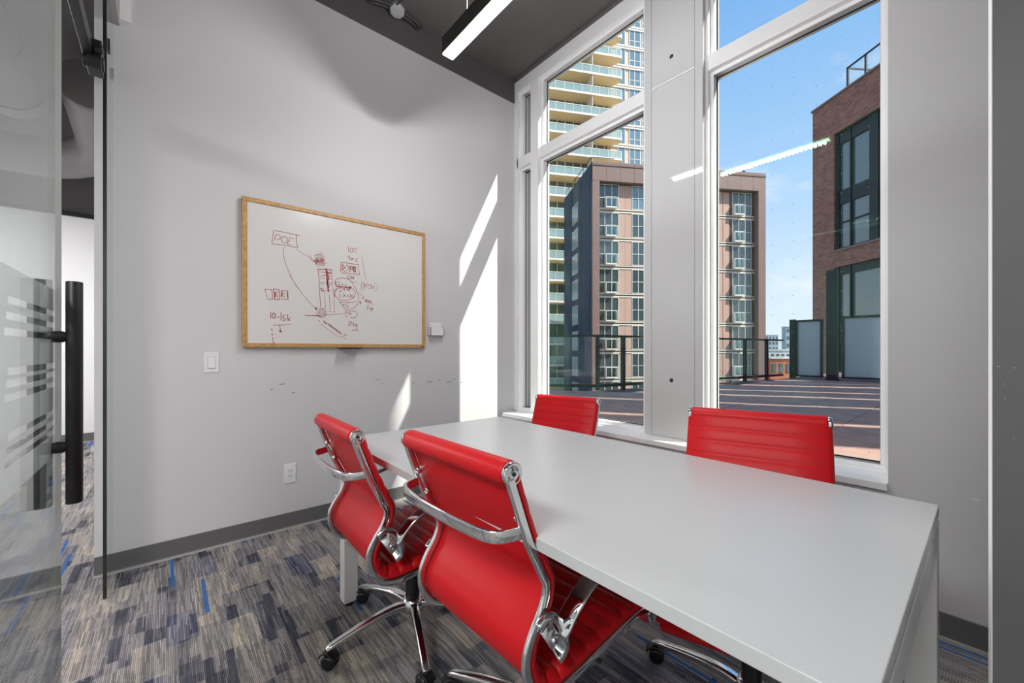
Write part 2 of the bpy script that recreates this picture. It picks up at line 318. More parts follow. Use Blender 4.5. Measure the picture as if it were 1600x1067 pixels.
STROKES = "2.3:513,1902 577,1901 659,1897;2.3:511,1900 502,1819;2.3:499,1816 569,1819 647,1815;2.3:640,1895 641,1859 647,1817;2.3:523,1873 516,1839;2.3:521,1865 524,1872 528,1878 533,1881 539,1882 544,1879 548,1874 549,1868 548,1861 544,1854 539,1850 534,1848 528,1849;2.3:588,1857 587,1850 585,1844 581,1839 577,1835 572,1833 567,1833 562,1835 558,1839 556,1845 555,1851 556,1858 558,1864 562,1869 567,1873 572,1875 577,1875 581,1873 585,1869 587,1863 588,1857;2.3:603,1873 587,1829;1.6:600,1872 628,1870;1.6:595,1851 609,1848;2.3:585,1828 607,1827;1.6:577,1816 567,1791 565,1757 573,1721 588,1676 610,1620 641,1564 657,1544;1.6:601,1630 643,1565 690,1499 743,1439 765,1428;4:749,1433 763,1426 758,1419 765,1436;1.6:637,1807 672,1786 712,1767 744,1745;1.6:720,1776 746,1739;1.6:724,1749 746,1737;1.6:761,1779 771,1788 783,1792 794,1791 804,1784 811,1773 814,1759 812,1744 806,1730 797,1720 785,1714 774,1713 763,1718 755,1728 751,1741 751,1756 756,1770;1.6:758,1746 759,1757 763,1768 770,1777 778,1782 787,1783 795,1780 802,1773 805,1763 806,1752 803,1741 797,1731 789,1725 780,1722 772,1724 764,1730 760,1739;1.6:777,1734 772,1737 769,1742 767,1748 768,1755 770,1762 774,1767 779,1771 785,1772 790,1770 794,1766 796,1760 797,1753 795,1746 792,1740 787,1736 781,1734;1.6:754,1768 759,1716 767,1775;1.6:761,1753 765,1727 772,1762;1.6:768,1764 771,1738 777,1771;1.6:774,1749 777,1727 783,1758;1.6:781,1760 783,1738 788,1767;1.6:787,1771 789,1727 794,1777;1.6:794,1756 796,1738 799,1764;1.6:801,1767 802,1727 804,1773;4:744,1741 769,1746;2.3:750,1777 765,1790 777,1790;1.6:783,1808 785,1791;1.6:796,1808 794,1792;2.3:806,1714 821,1743;4:770,1691 818,1695 857,1698;2.3:770,1691 772,1674 818,1677 859,1678 857,1700;7:823,1702 827,1649 833,1596 837,1547;5:831,1685 839,1633 827,1604 842,1579;2.3:773,1674 777,1626 781,1542;1.6:781,1542 787,1441;1.6:857,1678 863,1613 869,1559;1.6:781,1647 818,1652;2.3:837,1652 859,1653;1.6:781,1630 818,1634;2.3:837,1634 859,1635;1.6:781,1604 818,1608;2.3:837,1608 859,1609;1.6:781,1593 818,1597;2.3:837,1597 859,1598;4:808,1660 811,1654;4:839,1675 857,1675;2.3:787,1567 810,1567;4:789,1565 795,1548 810,1550;1.6:795,1551 869,1560;1.6:811,1548 818,1432;1.6:841,1527 850,1420;1.6:872,1549 876,1414;1.6:831,1414 878,1412;1.6:781,1546 788,1440;2.3:804,1428 814,1424 821,1415 825,1404 823,1391 817,1380 808,1373 797,1371 787,1374 778,1382 774,1393 775,1406 780,1417 788,1425 799,1428;2.3:782,1402 785,1410 791,1416 798,1419 805,1418 811,1414 816,1407 817,1399 814,1391 809,1384 802,1381 795,1381 788,1384 784,1391 782,1399;2.3:799,1390 796,1391 793,1393 791,1397 791,1401 793,1404 795,1407 799,1409 802,1408 805,1406 807,1403 807,1399 806,1395 804,1392 801,1391;1.6:795,1372 789,1372 784,1373 779,1375 774,1378 770,1382 767,1387 765,1392 764,1397 764,1402 765,1408 767,1413 770,1418 774,1422 778,1426 783,1429 788,1431 794,1432 800,1432 805,1431 810,1429;3:704,1377 765,1382 792,1376;3:688,1379 738,1379 782,1379;1.6:806,1389 885,1396 945,1406;2.3:948,1423 1002,1424;2.3:1002,1427 1008,1427 1013,1426 1018,1424 1022,1421 1026,1417 1029,1413 1030,1409 1031,1404 1031,1399 1029,1394 1027,1390 1024,1386 1020,1382 1015,1379 1010,1377 1004,1376 998,1376 993,1377 988,1379 983,1381;2.3:948,1423 957,1384 967,1382;3:955,1411 992,1409;3:982,1410 982,1395;2.3:970,1349 985,1350 980,1337 967,1324 992,1327;2.3:995,1353 991,1337 1010,1333;2.3:1007,1346 1004,1315;2.3:1032,1329 1031,1327 1030,1325 1029,1323 1027,1322 1025,1322 1022,1322 1020,1323 1019,1324 1018,1326 1018,1328 1018,1331 1019,1333 1020,1334 1022,1335 1025,1336 1027,1336 1029,1335 1030,1333 1031,1331 1032,1329;2.3:1031,1326 1027,1296;3:995,1291 1040,1291;3:774,1352 781,1343;1.6:792,1324 838,1287 904,1241;2.3:815,1342 814,1339 811,1338 808,1338 807,1341 807,1344 809,1346 812,1346 814,1344;2.3:815,1341 812,1329;2.3:827,1333 826,1331 823,1329 820,1330 819,1332 819,1335 821,1337 824,1338 826,1336;2.3:827,1333 824,1321;2.3:845,1325 844,1322 842,1320 839,1321 837,1324 837,1327 839,1329 842,1329 845,1327;2.3:845,1324 843,1312;2.3:857,1316 856,1313 854,1312 851,1312 849,1315 849,1318 852,1320 855,1320 857,1318;2.3:857,1315 855,1303;2.3:870,1307 869,1304 866,1303 863,1303 861,1306 862,1309 864,1311 867,1311 869,1309;2.3:870,1306 867,1294;2.3:882,1298 881,1295 878,1294 875,1294 873,1297 874,1300 876,1302 879,1302 881,1301;2.3:882,1297 879,1285;2.3:894,1289 893,1286 890,1285 888,1285 886,1288 886,1291 888,1293 891,1293 894,1292;2.3:894,1288 892,1276;2.3:907,1280 906,1277 903,1276 900,1276 898,1279 898,1282 901,1284 904,1284 906,1283;2.3:907,1279 904,1267;2.3:919,1271 918,1268 915,1267 912,1267 911,1270 911,1273 913,1275 916,1275 918,1273;2.3:919,1270 917,1258;2.3:919,1240 962,1258;3:942,1264 944,1259;3:943,1235 948,1231;2.3:970,1876 972,1835;2.3:1000,1856 999,1851 998,1847 996,1843 993,1840 990,1839 988,1840 985,1841 983,1844 982,1848 981,1853 982,1857 983,1862 985,1865 988,1868 990,1869 993,1869 996,1867 998,1864 999,1860 1000,1856;2.3:1033,1877 1003,1840;1.6:1011,1868 1011,1867 1011,1866 1010,1865 1009,1865 1008,1864 1007,1864 1007,1865 1006,1865 1006,1866 1006,1867 1006,1868 1006,1869 1007,1869 1007,1870 1008,1870 1009,1870 1010,1870 1011,1869 1011,1869 1011,1868;1.6:1026,1841 1026,1840 1025,1840 1025,1839 1024,1839 1024,1838 1023,1838 1022,1839 1022,1839 1021,1840 1021,1840 1021,1841 1022,1842 1022,1842 1023,1843 1024,1843 1024,1843 1025,1843 1025,1842 1026,1842 1026,1841;2.3:967,1813 967,1800 979,1800;2.3:979,1813 980,1781;2.3:998,1793 998,1790 997,1788 996,1786 995,1784 994,1784 992,1784 991,1785 990,1786 989,1789 989,1791 989,1794 990,1796 991,1798 992,1800 994,1800 995,1800 996,1799 997,1797 998,1795 998,1793;2.3:1034,1805 1019,1775;2.3:1007,1801 1019,1791;1.6:1033,1778 1033,1777 1033,1776 1033,1776 1032,1776 1031,1775 1031,1775 1030,1776 1030,1776 1030,1776 1030,1777 1030,1778 1030,1778 1030,1779 1031,1779 1031,1779 1032,1779 1033,1779 1033,1779 1033,1778 1033,1778;3:922,1759 980,1760 1042,1757;3:922,1759 917,1694;3:924,1686 985,1689 1047,1689;2.3:1038,1756 1047,1692;3:931,1744 928,1698;3:933,1744 946,1723 933,1717 946,1698;2.3:954,1721 953,1724 953,1728 953,1731 954,1735 955,1739 956,1741 958,1744 960,1745 962,1746 964,1746 966,1744 968,1742 969,1740 970,1737 971,1733 971,1729 970,1725 970,1722 968,1719 966,1716;2.3:957,1701 969,1721;4:982,1742 980,1700;3:1000,1730 1000,1726 999,1722 997,1719 996,1717 994,1716 992,1717 990,1718 989,1721 988,1724 987,1728 988,1732 989,1736 990,1739 992,1741 994,1742 996,1742 997,1740 999,1738 1000,1734 1000,1730;4:1005,1738 1005,1703 1019,1704 1019,1740 1005,1738;3:1012,1736 1012,1706;2.3:964,1672 980,1674 975,1662 980,1651 966,1649 963,1670;3:989,1650 989,1671 998,1655 1005,1672 1007,1652;1.6:980,1628 1033,1634;2.3:884,1607 881,1612 879,1617 879,1623 880,1628 884,1633 889,1638 895,1642 903,1646 912,1648 921,1650 932,1652 942,1652 953,1651 963,1649 972,1647 980,1643 987,1639 993,1634 997,1629 999,1624;2.3:878,1614 885,1595;2.3:997,1622 1022,1584 1040,1539 1041,1504 1032,1472 1007,1445 977,1434 953,1436 933,1455 904,1493;2.3:885,1617 909,1620 911,1603 888,1598 885,1617;2.3:923,1614 929,1604 938,1608;2.3:948,1609 954,1599 962,1603;2.3:975,1602 981,1591 990,1596;4:885,1590 923,1593 962,1585 992,1596;2.3:897,1584 919,1589 919,1576 911,1555 928,1557;3:933,1582 948,1566;3:948,1584 936,1568;3:960,1578 975,1566 985,1590 962,1573;2.3:1018,1550 1015,1535 1004,1520 989,1508 969,1500 948,1496 926,1496 907,1502 892,1511 883,1523 879,1538 883,1553 892,1567 907,1579 926,1587 948,1592 969,1592 989,1587 1004,1578 1015,1565 1018,1550;2.3:883,1515 881,1518 879,1521 877,1524 876,1527 874,1531 874,1534 873,1538 873,1541 874,1545 874,1549 876,1552 877,1556 879,1559 881,1563 883,1566 886,1569 889,1573 892,1576 896,1579 900,1581;2.3:911,1541 915,1513;2.3:932,1539 953,1522;2.3:953,1541 933,1518;2.3:972,1538 962,1530 963,1523 977,1523;2.3:982,1545 985,1519;2.3:1002,1541 986,1532 999,1518 1007,1531;2.3:916,1481 982,1485 1027,1493;4:933,1463 943,1465;2.3:972,1475 955,1472 955,1459 967,1457 960,1447;3:967,1450 971,1447;2.3:1065,1642 1060,1608 1065,1575;2.3:1078,1638 1079,1589;3:1096,1627 1081,1615 1099,1604;2.3:1094,1627 1117,1624 1104,1612 1110,1605;2.3:1139,1629 1125,1625 1136,1611 1128,1597 1115,1598;2.3:1154,1610 1154,1607 1153,1605 1151,1603 1149,1601 1147,1601 1144,1601 1142,1602 1141,1603 1140,1606 1139,1608 1140,1611 1141,1613 1142,1615 1144,1617 1147,1617 1149,1617 1151,1616 1153,1615 1154,1612 1154,1610;1.6:1152,1644 1176,1630 1182,1610 1171,1590 1152,1580;1.6:1066,1831 1073,1763 1085,1698 1092,1661;1.6:1040,1560 1068,1539 1078,1532;3:1063,1523 1073,1519 1078,1532;3:1086,1512 1102,1514 1089,1500 1110,1499;3:1112,1512 1115,1496 1128,1510 1131,1495;2.3:1091,1510 1120,1492 1147,1482;3:1117,1473 1102,1467 1110,1454 1099,1441;3:1125,1440 1128,1458 1136,1446 1142,1457 1142,1438;3:1045,1494 1058,1497 1050,1481 1059,1487;1.6:1081,1447 1082,1445;1.6:1120,1432 1139,1427;2.3:464,1529 501,1528 506,1468 473,1467;2.3:464,1529 475,1481;3:510,1534 542,1532 542,1469 518,1469 510,1534;3:518,1519 520,1480;3:532,1520 522,1505 532,1484;2.3:558,1531 591,1530 593,1477 560,1472;3:554,1527 553,1488;3:571,1517 560,1504 573,1487;2.3:560,1529 554,1472;3:585,1525 591,1482;3:495,1388 495,1348;3:522,1367 521,1362 520,1358 518,1354 515,1351 512,1351 509,1351 507,1353 505,1357 503,1361 503,1366 503,1371 505,1376 507,1380 509,1382 512,1383 515,1382 518,1380 520,1377 521,1372 522,1367;3:532,1359 544,1359;3:552,1387 553,1338;3:577,1377 562,1365 566,1356 577,1350 573,1336 562,1342;3:590,1378 592,1337;3:608,1358 594,1346 605,1337;2.3:510,1307 560,1309 608,1317;2.3:544,1309 550,1275;4:542,1271 550,1275 554,1266 544,1266;4:499,1282 504,1275;4:501,1253 506,1246;4:509,1201 514,1194;2.3:510,1231 504,1218 508,1209"
# ================================================================== THE ROOM
WY = 2.94          # left wall plane
WX = 2.37          # window wall, room side
FX = 2.53          # window frame, room side
GX = 2.612         # glass
CZ = 3.716         # ceiling
PX = 2.49          # white column panel
# floor: room and corridor
tag(bx(-3.0, FX + .25, -1.0, 7.45, -.12, 0).build('floor', 'carpet'), kind=S)
tag(bx(-3.0, FX + .25, -1.0, 7.45, CZ, CZ + .15).build('ceiling', 'ceiling_paint'), kind=S)
wl = tag(bx(-.28, FX + .25, WY, WY + .12, 0, CZ).build('wall_left', 'wall_paint'), kind=S)
bx(-.28, FX, WY - .006, WY, 3.504, CZ).build('dark_paint_band', 'dark_paint', wl)
# scuffs low on the left wall
sc = MB(); random.seed(4)
for x, z, w_ in ((1.18, .93, .03), (1.22, .90, .014), (1.60, .89, .05), (1.70, .90, .02), (1.78, .88, .05), (1.85, .905, .02), (.55, .93, .03), (.62, .87, .02), (.50, .90, .012), (1.47, .89, .02), (1.92, .87, .025)):
    sc.box(x, x + w_, WY - .0012, WY, z, z + .004)
sc.build('scuff_mark', 'rubber_base', wl)
# baseboard
bb = MB(); bb.box(-.28, FX, WY - .010, WY, .012, .098); bb.add([(-.28, WY - .010, .012), (FX, WY - .010, .012), (FX, WY - .022, 0), (-.28, WY - .022, 0), (-.28, WY, 0), (FX, WY, 0)], [(0, 1, 2, 3), (3, 2, 5, 4)])
tag(bb.build('baseboard_left', 'rubber_base'), kind=S)
tag(bx(-.28, FX, WY - .027, WY - .010, 0, .008).build('trim_1', 'caulk'), kind=S)
# window wall: below the sill, right pier, above nothing (window goes to ceiling)
ww = tag(bx(WX, FX + .25, .2816 - 1.3, .2816, 0, CZ).build('wall_right_pier', 'wall_paint'), kind=S); ww.name = 'wall_window'
bx(WX, FX + .25, .2816, WY, 0, .545).build('apron_wall', 'wall_paint', ww)
chip = MB(); chip.box(WX - .0012, WX, .020, .042, .571, .577); chip.box(WX - .0012, WX, .058, .062, .585, .588)
chip.build('paint_chip', 'white_plastic', ww)
bw = MB(); bw.box(WX - .010, WX, -1.0, WY - .03, 0, .10); tag(bw.build('baseboard_window', 'rubber_base'), kind=S)
tag(bx(WX - .02, WX - .010, -1.0, WY - .03, 0, .008).build('trim_2', 'caulk'), kind=S)
# sill
tag(bx(WX - .022, FX + .12, .2816, WY - .045, .545, .578).build('window_sill', 'white_frame', bevel=.003), kind=S).name = 'trim_3'

def frame_box(p, name, y0, y1, z0, z1, x0=FX, x1=GX + .03, step=.022):
    """frame member with a stepped inner profile"""
    return bx(x0, x1, y0, y1, z0, z1).build(name, 'white_frame', p, bevel=.003)
def pane(p, y0, y1, z0, z1):
    return bx(GX, GX + .008, y0, y1, z0, z1).build('glass_pane', 'window_glass', p)
def gasket(p, y0, y1, z0, z1, t=.006):
    g_ = MB(); x0, x1 = GX - .004, GX + .001
    g_.box(x0, x1, y0, y1, z0, z0 + t); g_.box(x0, x1, y0, y1, z1 - t, z1); g_.box(x0, x1, y0, y0 + t, z0, z1); g_.box(x0, x1, y1 - t, y1, z0, z1)
    g_.build('gasket', 'black_plastic', p)
def light_(p, y0, y1, z0, z1):
    """one light: inner stop bead set back from the frame face, gasket and glass"""
    b_ = MB(); d = .020; x0, x1 = FX + .035, GX + .028
    b_.box(x0, x1, y0, y1, z0, z0 + d); b_.box(x0, x1, y0, y1, z1 - d, z1); b_.box(x0, x1, y0, y0 + d, z0 + d, z1 - d); b_.box(x0, x1, y1 - d, y1, z0 + d, z1 - d)
    b_.build('glazing_bead', 'white_frame', p, bevel=.002)
    gasket(p, y0 + d, y1 - d, z0 + d, z1 - d); pane(p, y0 + d * .5, y1 - d * .5, z0 + d * .5, z1 - d * .5)
    return (y0 + d, y1 - d, z0 + d, z1 - d)
ZB, ZT0, ZT1, ZH = .590, 2.865, 2.962, 3.585
def dots(p, y0, y1, z0, z1):
    m_ = MB(); y = y0 + .05
    while y < y1 - .02:
        z = z0 + .04
        while z < z1 - .02:
            r = .0024; m_.add([(GX + .010, y + r * math.cos(a), z + r * math.sin(a)) for a in [k * math.pi / 3 for k in range(6)]], [tuple(range(6))]); z += .10
        y += .105
    o = m_.build('bird_safety_dots', 'far_grey', p); o['kind'] = 'stuff'
# window_1: corner window (narrow + wide light) ; window_2: right window
w1 = tag(root('window_1', (0, 0, 0)), kind=S)
frame_box(w1, 'bottom_rail', 1.527, WY, .578, ZB)
frame_box(w1, 'top_rail', 1.527, WY, ZH, CZ - .02)
frame_box(w1, 'transom', 1.56, 2.60, ZT0, ZT1); frame_box(w1, 'transom', 2.70, 2.905, ZT0, ZT1)
frame_box(w1, 'jamb', 1.50, 1.56, ZB, ZH); frame_box(w1, 'mullion', 2.60, 2.70, ZB, ZH, x0=FX - .012); frame_box(w1, 'jamb', 2.885, WY, ZB, ZH)
for (y0, y1) in ((1.56, 2.60), (2.70, 2.885)):
    for (z0, z1) in ((ZB, ZT0), (ZT1, ZH)):
        r_ = light_(w1, y0, y1, z0, z1)
        if y0 < 2: dots(w1, *r_)
w2 = tag(root('window_2', (0, 0, 0)), kind=S)
frame_box(w2, 'bottom_rail', .2816, 1.15, .578, ZB); frame_box(w2, 'top_rail', .2816, 1.15, ZH, CZ - .02)
frame_box(w2, 'transom', .315, 1.118, ZT0, ZT1); frame_box(w2, 'jamb', 1.118, 1.16, ZB, ZH); frame_box(w2, 'jamb', .20, .312, ZB, ZH)
for (z0, z1) in ((ZB, ZT0), (ZT1, ZH)): dots(w2, *light_(w2, .312, 1.118, z0, z1))
tag(bx(FX - .03, FX + .20, .2816, WY, CZ - .022, CZ).build('trim_4', 'dark_paint'), kind=S)
# white clad column between the windows
cp = tag(root('column_panel', (0, 0, 0)), kind=S); cp.name = 'trim_5'
bx(PX + .006, FX + .20, 1.135, 1.523, .578, CZ).build('column_core', 'white_panel', cp)
bx(PX, PX + .012, 1.131, 1.180, .578, CZ).build('edge_strip', 'white_panel', cp, bevel=.0015)
bx(PX, PX + .012, 1.476, 1.527, .578, CZ).build('edge_strip', 'white_panel', cp, bevel=.0015)
bx(PX + .001, PX + .012, 1.183, 1.473, .582, 2.894).build('panel', 'white_panel', cp, bevel=.0015)
bx(PX + .001, PX + .012, 1.183, 1.473, 2.912, CZ).build('panel', 'white_panel', cp, bevel=.0015)
bx(PX - .002, PX + .010, 1.183, 1.473, 2.898, 2.908).build('joint_strip', 'white_frame', cp)
for z in (3.053, .955):
    MB().lathe((PX + .002, 1.333, z), (-1, 0, 0), [(.013, 0), (.013, .002), (.009, .005), (.003, .006)], 16).build('plug', 'black_plastic', cp)

# right-hand wall end: its shade painted in dark, its window-lit edge painted white
wr = tag(bx(1.203, 1.34, -.95, -.0035, 0, CZ).build('wall_right', 'shaded_stub' if 'shaded_stub' in MATS else 'wall_paint'), kind=S)
MB().prism([(1.203, -.0045), (1.34, -.0045), (1.34, .0005), (1.209, .0005), (1.202, -.0035)], 0, CZ).build('lit_edge_strip', 'lit_edge_white', wr)
ch_ = MB()
for y, z, a, c in ((-.012, 1.119, .007, .006), (-.031, 1.117, .006, .005), (-.018, 1.086, .004, .004), (-.020, 1.058, .004, .004), (-.012, 1.035, .002, .002), (-.030, .985, .004, .003)):
    n_ = 7; pts = [(1.2026, y + a * .42 * (.6 + .4 * math.sin(q * 2.7 + z * 40)) * math.cos(q * 6.283 / n_), z + c * .30 * (.6 + .4 * math.cos(q * 1.9 + y * 90)) * math.sin(q * 6.283 / n_)) for q in range(n_)]
    ch_.add(pts, [tuple(range(n_))])
ch_.build('paint_chip', 'caulk', wr)
bx(1.196, 1.345, -.95, .004, 0, .10).build('plinth', 'white_frame', wr)
# enclosing walls out of view
tag(bx(-3.0, FX + .25, -1.15, -1.0, 0, CZ).build('wall_back', 'wall_paint'), kind=S)
tag(bx(-3.15, -3.0, -1.0, 7.45, 0, CZ).build('wall_corridor', 'corridor_white'), kind=S)
wf = tag(bx(-3.0, -.2, 7.42, 7.55, 0, 2.84).build('wall_far', 'corridor_white'), kind=S)
bx(-3.0, -.2, 7.39, 7.42, 2.82, 2.87).build('top_channel', 'black_metal', wf)
bx(-3.0, -.2, 7.5, 7.55, 2.84, CZ).build('upper_wall', 'dark_paint', wf)
tag(bx(-3.0, -.2, 7.405, 7.42, 0, .10).build('baseboard_far', 'rubber_base'), kind=S)
tag(bx(-.24, -.10, WY + .12, 7.45, 0, CZ).build('wall_corridor_right', 'corridor_white'), kind=S)
tag(bx(FX + .13, FX + .25, WY + .12, 7.45, 0, CZ).build('wall_next_room', 'wall_paint'), kind=S)

# glass front: header channel, sidelight, fixed pane, sliding door on a track
hd = tag(bx(-.222, -.188, -1.0, WY, 2.84, CZ).build('trim_6', 'concrete'), kind=S)
tag(bx(-.187, -.143, WY - .012, WY, 2.872, CZ).build('trim_7', 'white_frame'), kind=S)
w3 = tag(root('window_3', (0, 0, 0)), kind=S)
bx(-.223, -.211, 2.645, WY - .004, .004, 2.84).build('glass_pane', 'door_glass', w3)
bx(-.2235, -.2105, 2.638, 2.645, .004, 2.84).build('glass_edge', 'glass_edge', w3)
bx(-.223, -.211, -.95, .93, .004, 2.84).build('glass_pane', 'door_glass', w3)
bx(-.2235, -.2105, .93, .936, .004, 2.84).build('glass_edge', 'glass_edge', w3)
tk = tag(root('door_track', (0, 0, 0)), 'black metal sliding door track running above the glass door', 'door track')
bx(-.262, -.232, -.9, 2.50, 2.36, 2.42).build('rail', 'black_metal', tk, bevel=.003)
bx(-.258, -.252, -.9, 2.50, 2.42, 2.44).build('rail_lip', 'steel', tk)
cl_ = MB(); cl_.box(-.25, -.205, 2.38, 2.46, 2.31, 2.43); cl_.cyl((-.262, 2.42, 2.35), (-.20, 2.42, 2.35), .028); cl_.cyl((-.225, 2.36, 2.38), (-.20, 2.36, 2.38), .016)
cl_.build('end_stop', 'black_metal', tk, bevel=.003)
bx(-.211, -.205, 2.69, 2.72, 2.56, 2.62).build('patch_fitting', 'black_metal', tk)
bx(-.211, -.203, 2.86, 2.89, 2.52, 2.57).build('patch_fitting', 'steel', tk)
d1 = tag(root('door_1', (-.24, .9, 0)), kind=S)
bx(-.006, .006, 0, .852, .012, 2.31).build('glass_leaf', 'door_glass', d1)
bx(-.0062, .0062, .852, .855, .012, 2.31).build('leaf_edge', 'caulk', d1)
fm = MB(); gaps = [(1.246, 1.262), (1.213, 1.229), (1.180, 1.196), (1.098, 1.114), (1.073, 1.089), (1.044, 1.060), (.964, .980), (.935, .951), (.908, .924)][::-1]
z = .847
for i, (a, c) in enumerate(gaps + [(1.323, 1.33)]):
    fm.box(-.0085, -.0065, .01, .846, z, a)
    if i < 9: fm.box(-.0085, -.0065, .01, .372 + .012 * (i % 3), a, c)
    z = c
fm.build('frosted_film', 'film', d1)
hn = MB(); hn.lathe((.036, .82, .708), (0, 0, 1), [(.017, 0), (.018, .002), (.018, .638), (.017, .64)], 28); hn.build('handle', 'black_metal', d1)
hn = MB(); hn.lathe((-.036, .82, .708), (0, 0, 1), [(.017, 0), (.018, .002), (.018, .638), (.017, .64)], 28); hn.build('handle', 'black_metal', d1)
for z in (.872, 1.188): MB().lathe((-.034, .82, z), (1, 0, 0), [(.009, 0), (.011, .012), (.016, .020), (.017, .027), (.017, .041), (.016, .048), (.011, .056), (.009, .068)], 18).build('standoff', 'black_plastic', d1)

# ------------------------------------------------------------------ pendant lamp
lp = tag(root('pendant_lamp', (1.225, 1.41, 2.835)), 'long dark linear pendant lamp glowing warm white below the ceiling', 'lamp')
LW, LL = .036, .60
hs = MB(); hs.box(-LW, LW, -LL, LL, .012, .09); hs.box(-LW, -LW + .003, -LL, LL, 0, .012); hs.box(LW - .003, LW, -LL, LL, 0, .012); hs.box(-LW, LW, -LL, -LL + .003, 0, .012); hs.box(-LW, LW, LL - .003, LL, 0, .012)
hs.build('housing', 'lamp_body', lp)
bx(-LW + .003, LW - .003, -LL + .003, LL - .003, -.010, .010).build('diffuser', 'lamp_glow', lp)
for y in (-.40, .40):
    MB().cyl((0, y, .09), (0, y, CZ - 2.835), .0011, n=6).build('suspension_wire', 'steel', lp)
    MB().lathe((0, y, CZ - 2.835), (0, 0, -1), [(.02, 0), (.02, .01), (.008, .02)], 12).build('ceiling_rose', 'lamp_body', lp)
al = bpy.data.lights.new('pendant_light', 'AREA'); al.shape = 'RECTANGLE'; al.size = .065; al.size_y = 1.18; al.energy = LAMP_W; al.color = LCOL
ao = bpy.data.objects.new('pendant_light', al); COL.objects.link(ao); ao.location = (1.225, 1.41, 2.823)
ul = bpy.data.lights.new('up_fill_light', 'AREA'); ul.shape = 'RECTANGLE'; ul.size = .065; ul.size_y = 1.18; ul.energy = UP_FILL_W; ul.color = LCOL  # fill light added above the pendant to brighten the upper wall
uo = bpy.data.objects.new('up_fill_light', ul); COL.objects.link(uo); uo.location = (1.225, 1.41, 2.93); uo.rotation_euler = (math.pi, 0, 0)
for i in range(37):       # point lights added under the pendant to even out the walls
    pl = bpy.data.lights.new('side_fill_light', 'POINT'); pl.energy = SIDE_FILL_W; pl.shadow_soft_size = .012; pl.color = LCOL
    po = bpy.data.objects.new('side_fill_light', pl); COL.objects.link(po); po.location = (1.225, 1.41 - .560 + .0311 * i, 2.807)
# lamps added out of view to brighten the room and the corridor wall
for i, (x, y, lb) in enumerate(((-1.45, .15, 'unseen fill lamp added in the corridor at the back end'), (-2.1, 5.5, 'unseen fill lamp added in the corridor past the glass door'))):
    zl = (2.62, 3.0)[i]; q = tag(root('corridor_fill_lamp', (x, y, zl)), lb, 'lamp', 'added corridor fill lamps')
    hw_ = (.36, .11)[i]; bx(-hw_, hw_, -.55, .55, .01, .08).build('housing', 'lamp_body', q); bx(-hw_ + .01, hw_ - .01, -.53, .53, 0, .01).build('diffuser', 'lamp_glow', q)
    a_ = bpy.data.lights.new('corridor_fill_light', 'AREA'); a_.shape = 'RECTANGLE'; a_.size = (.7, .2)[i]; a_.size_y = 1.05; a_.energy = CORR_FILL_W[i]; a_.color = LCOL
    b_ = bpy.data.objects.new('corridor_fill_light', a_); COL.objects.link(b_); b_.location = (x, y, zl - .005)
# ducts in the corridor
dc = tag(root('ventilation_duct', (0, 0, 0)), 'dark round ventilation duct curving under the corridor ceiling', 'duct')
MB().sweep(smooth_path([(-2.6, 6.6, 3.22), (-1.3, 6.6, 3.22), (-.85, 6.55, 3.24), (-.55, 6.2, 3.3), (-.5, 5.6, 3.35), (-.5, 4.9, 3.38)], 6), circ(.20, 18), up=(0, 0, 1)).build('duct_pipe', 'duct', dc)
MB().cyl((-.95, 3.2, 3.25), (-.95, 5.2, 3.25), .19, n=24).build('duct_pipe', 'duct', dc)
for y in (3.6, 4.3, 5.0): MB().cyl((-.95, y, 3.25), (-.95, y + .03, 3.25), .197, n=24).build('duct_collar', 'duct', dc)

# ------------------------------------------------------------------ ceiling junction box and conduit
jb = tag(root('junction_box', (1.312, 2.875, CZ - .002)), 'pale round electrical junction box fed by dark flexible conduits at ceiling', 'junction box')
MB().lathe((0, 0, 0), (0, -.35, -1), [(.055, 0), (.058, .01), (.058, .035), (.052, .042)], 8, smooth=False).build('box', 'steel', jb, bevel=.004)
for s_ in (-1, 1):
    for k in (0, 1):
        pth = smooth_path([(s_ * .055, .012 - .03 * k, -.022), (s_ * .10, .012 - .03 * k, -.03), (s_ * (.155 + .01 * k), .02 - .03 * k, -.038), (s_ * (.195 + .01 * k), .045 - .02 * k, -.03), (s_ * (.21 + .015 * k), .055 - .015 * k, 0)], 5)
        MB().sweep(pth, circ(.0085, 8), up=(0, 1, 0)).build('flexible_conduit', 'conduit', jb)
MB().sweep(smooth_path([(-.03, -.03, -.02), (-.01, -.12, -.03), (.04, -.35, -.02), (.08, -.9, -.01)], 5), circ(.005, 6), up=(0, 0, 1)).build('cable', 'conduit', jb)

# ------------------------------------------------------------------ wall fittings
wb = tag(root('whiteboard', (.344, WY, 1.168)), 'oak framed whiteboard with red marker scribbles hung on grey wall', 'whiteboard')
BW, BH, FT = 1.222, .911, .026
bx(.01, BW - .01, -.030, -.012, .01, BH - .01).build('writing_surface', 'board_white', wb)
for a in ((0, BW, 0, FT), (0, BW, BH - FT, BH)): bx(a[0], a[1], -.038, -.008, a[2], a[3]).build('frame_rail', 'oak', wb, bevel=.003)
for a in ((0, FT), (BW - FT, BW)): bx(a[0], a[1], -.038, -.008, FT, BH - FT).build('frame_stile', 'oak', wb, bevel=.003)
bx(BW * .46, BW * .57, -.085, -.020, -.010, -.002).build('pen_tray', 'dark_frame', wb, bevel=.002)
bx(BW - .04, BW - .012, -.0385, -.037, .006, .012).build('maker_plate', 'dark_frame', wb)
bx(.05, BW - .05, -.012, -.0005, .06, BH - .06).build('wall_batten', 'oak', wb)
ink = MB()
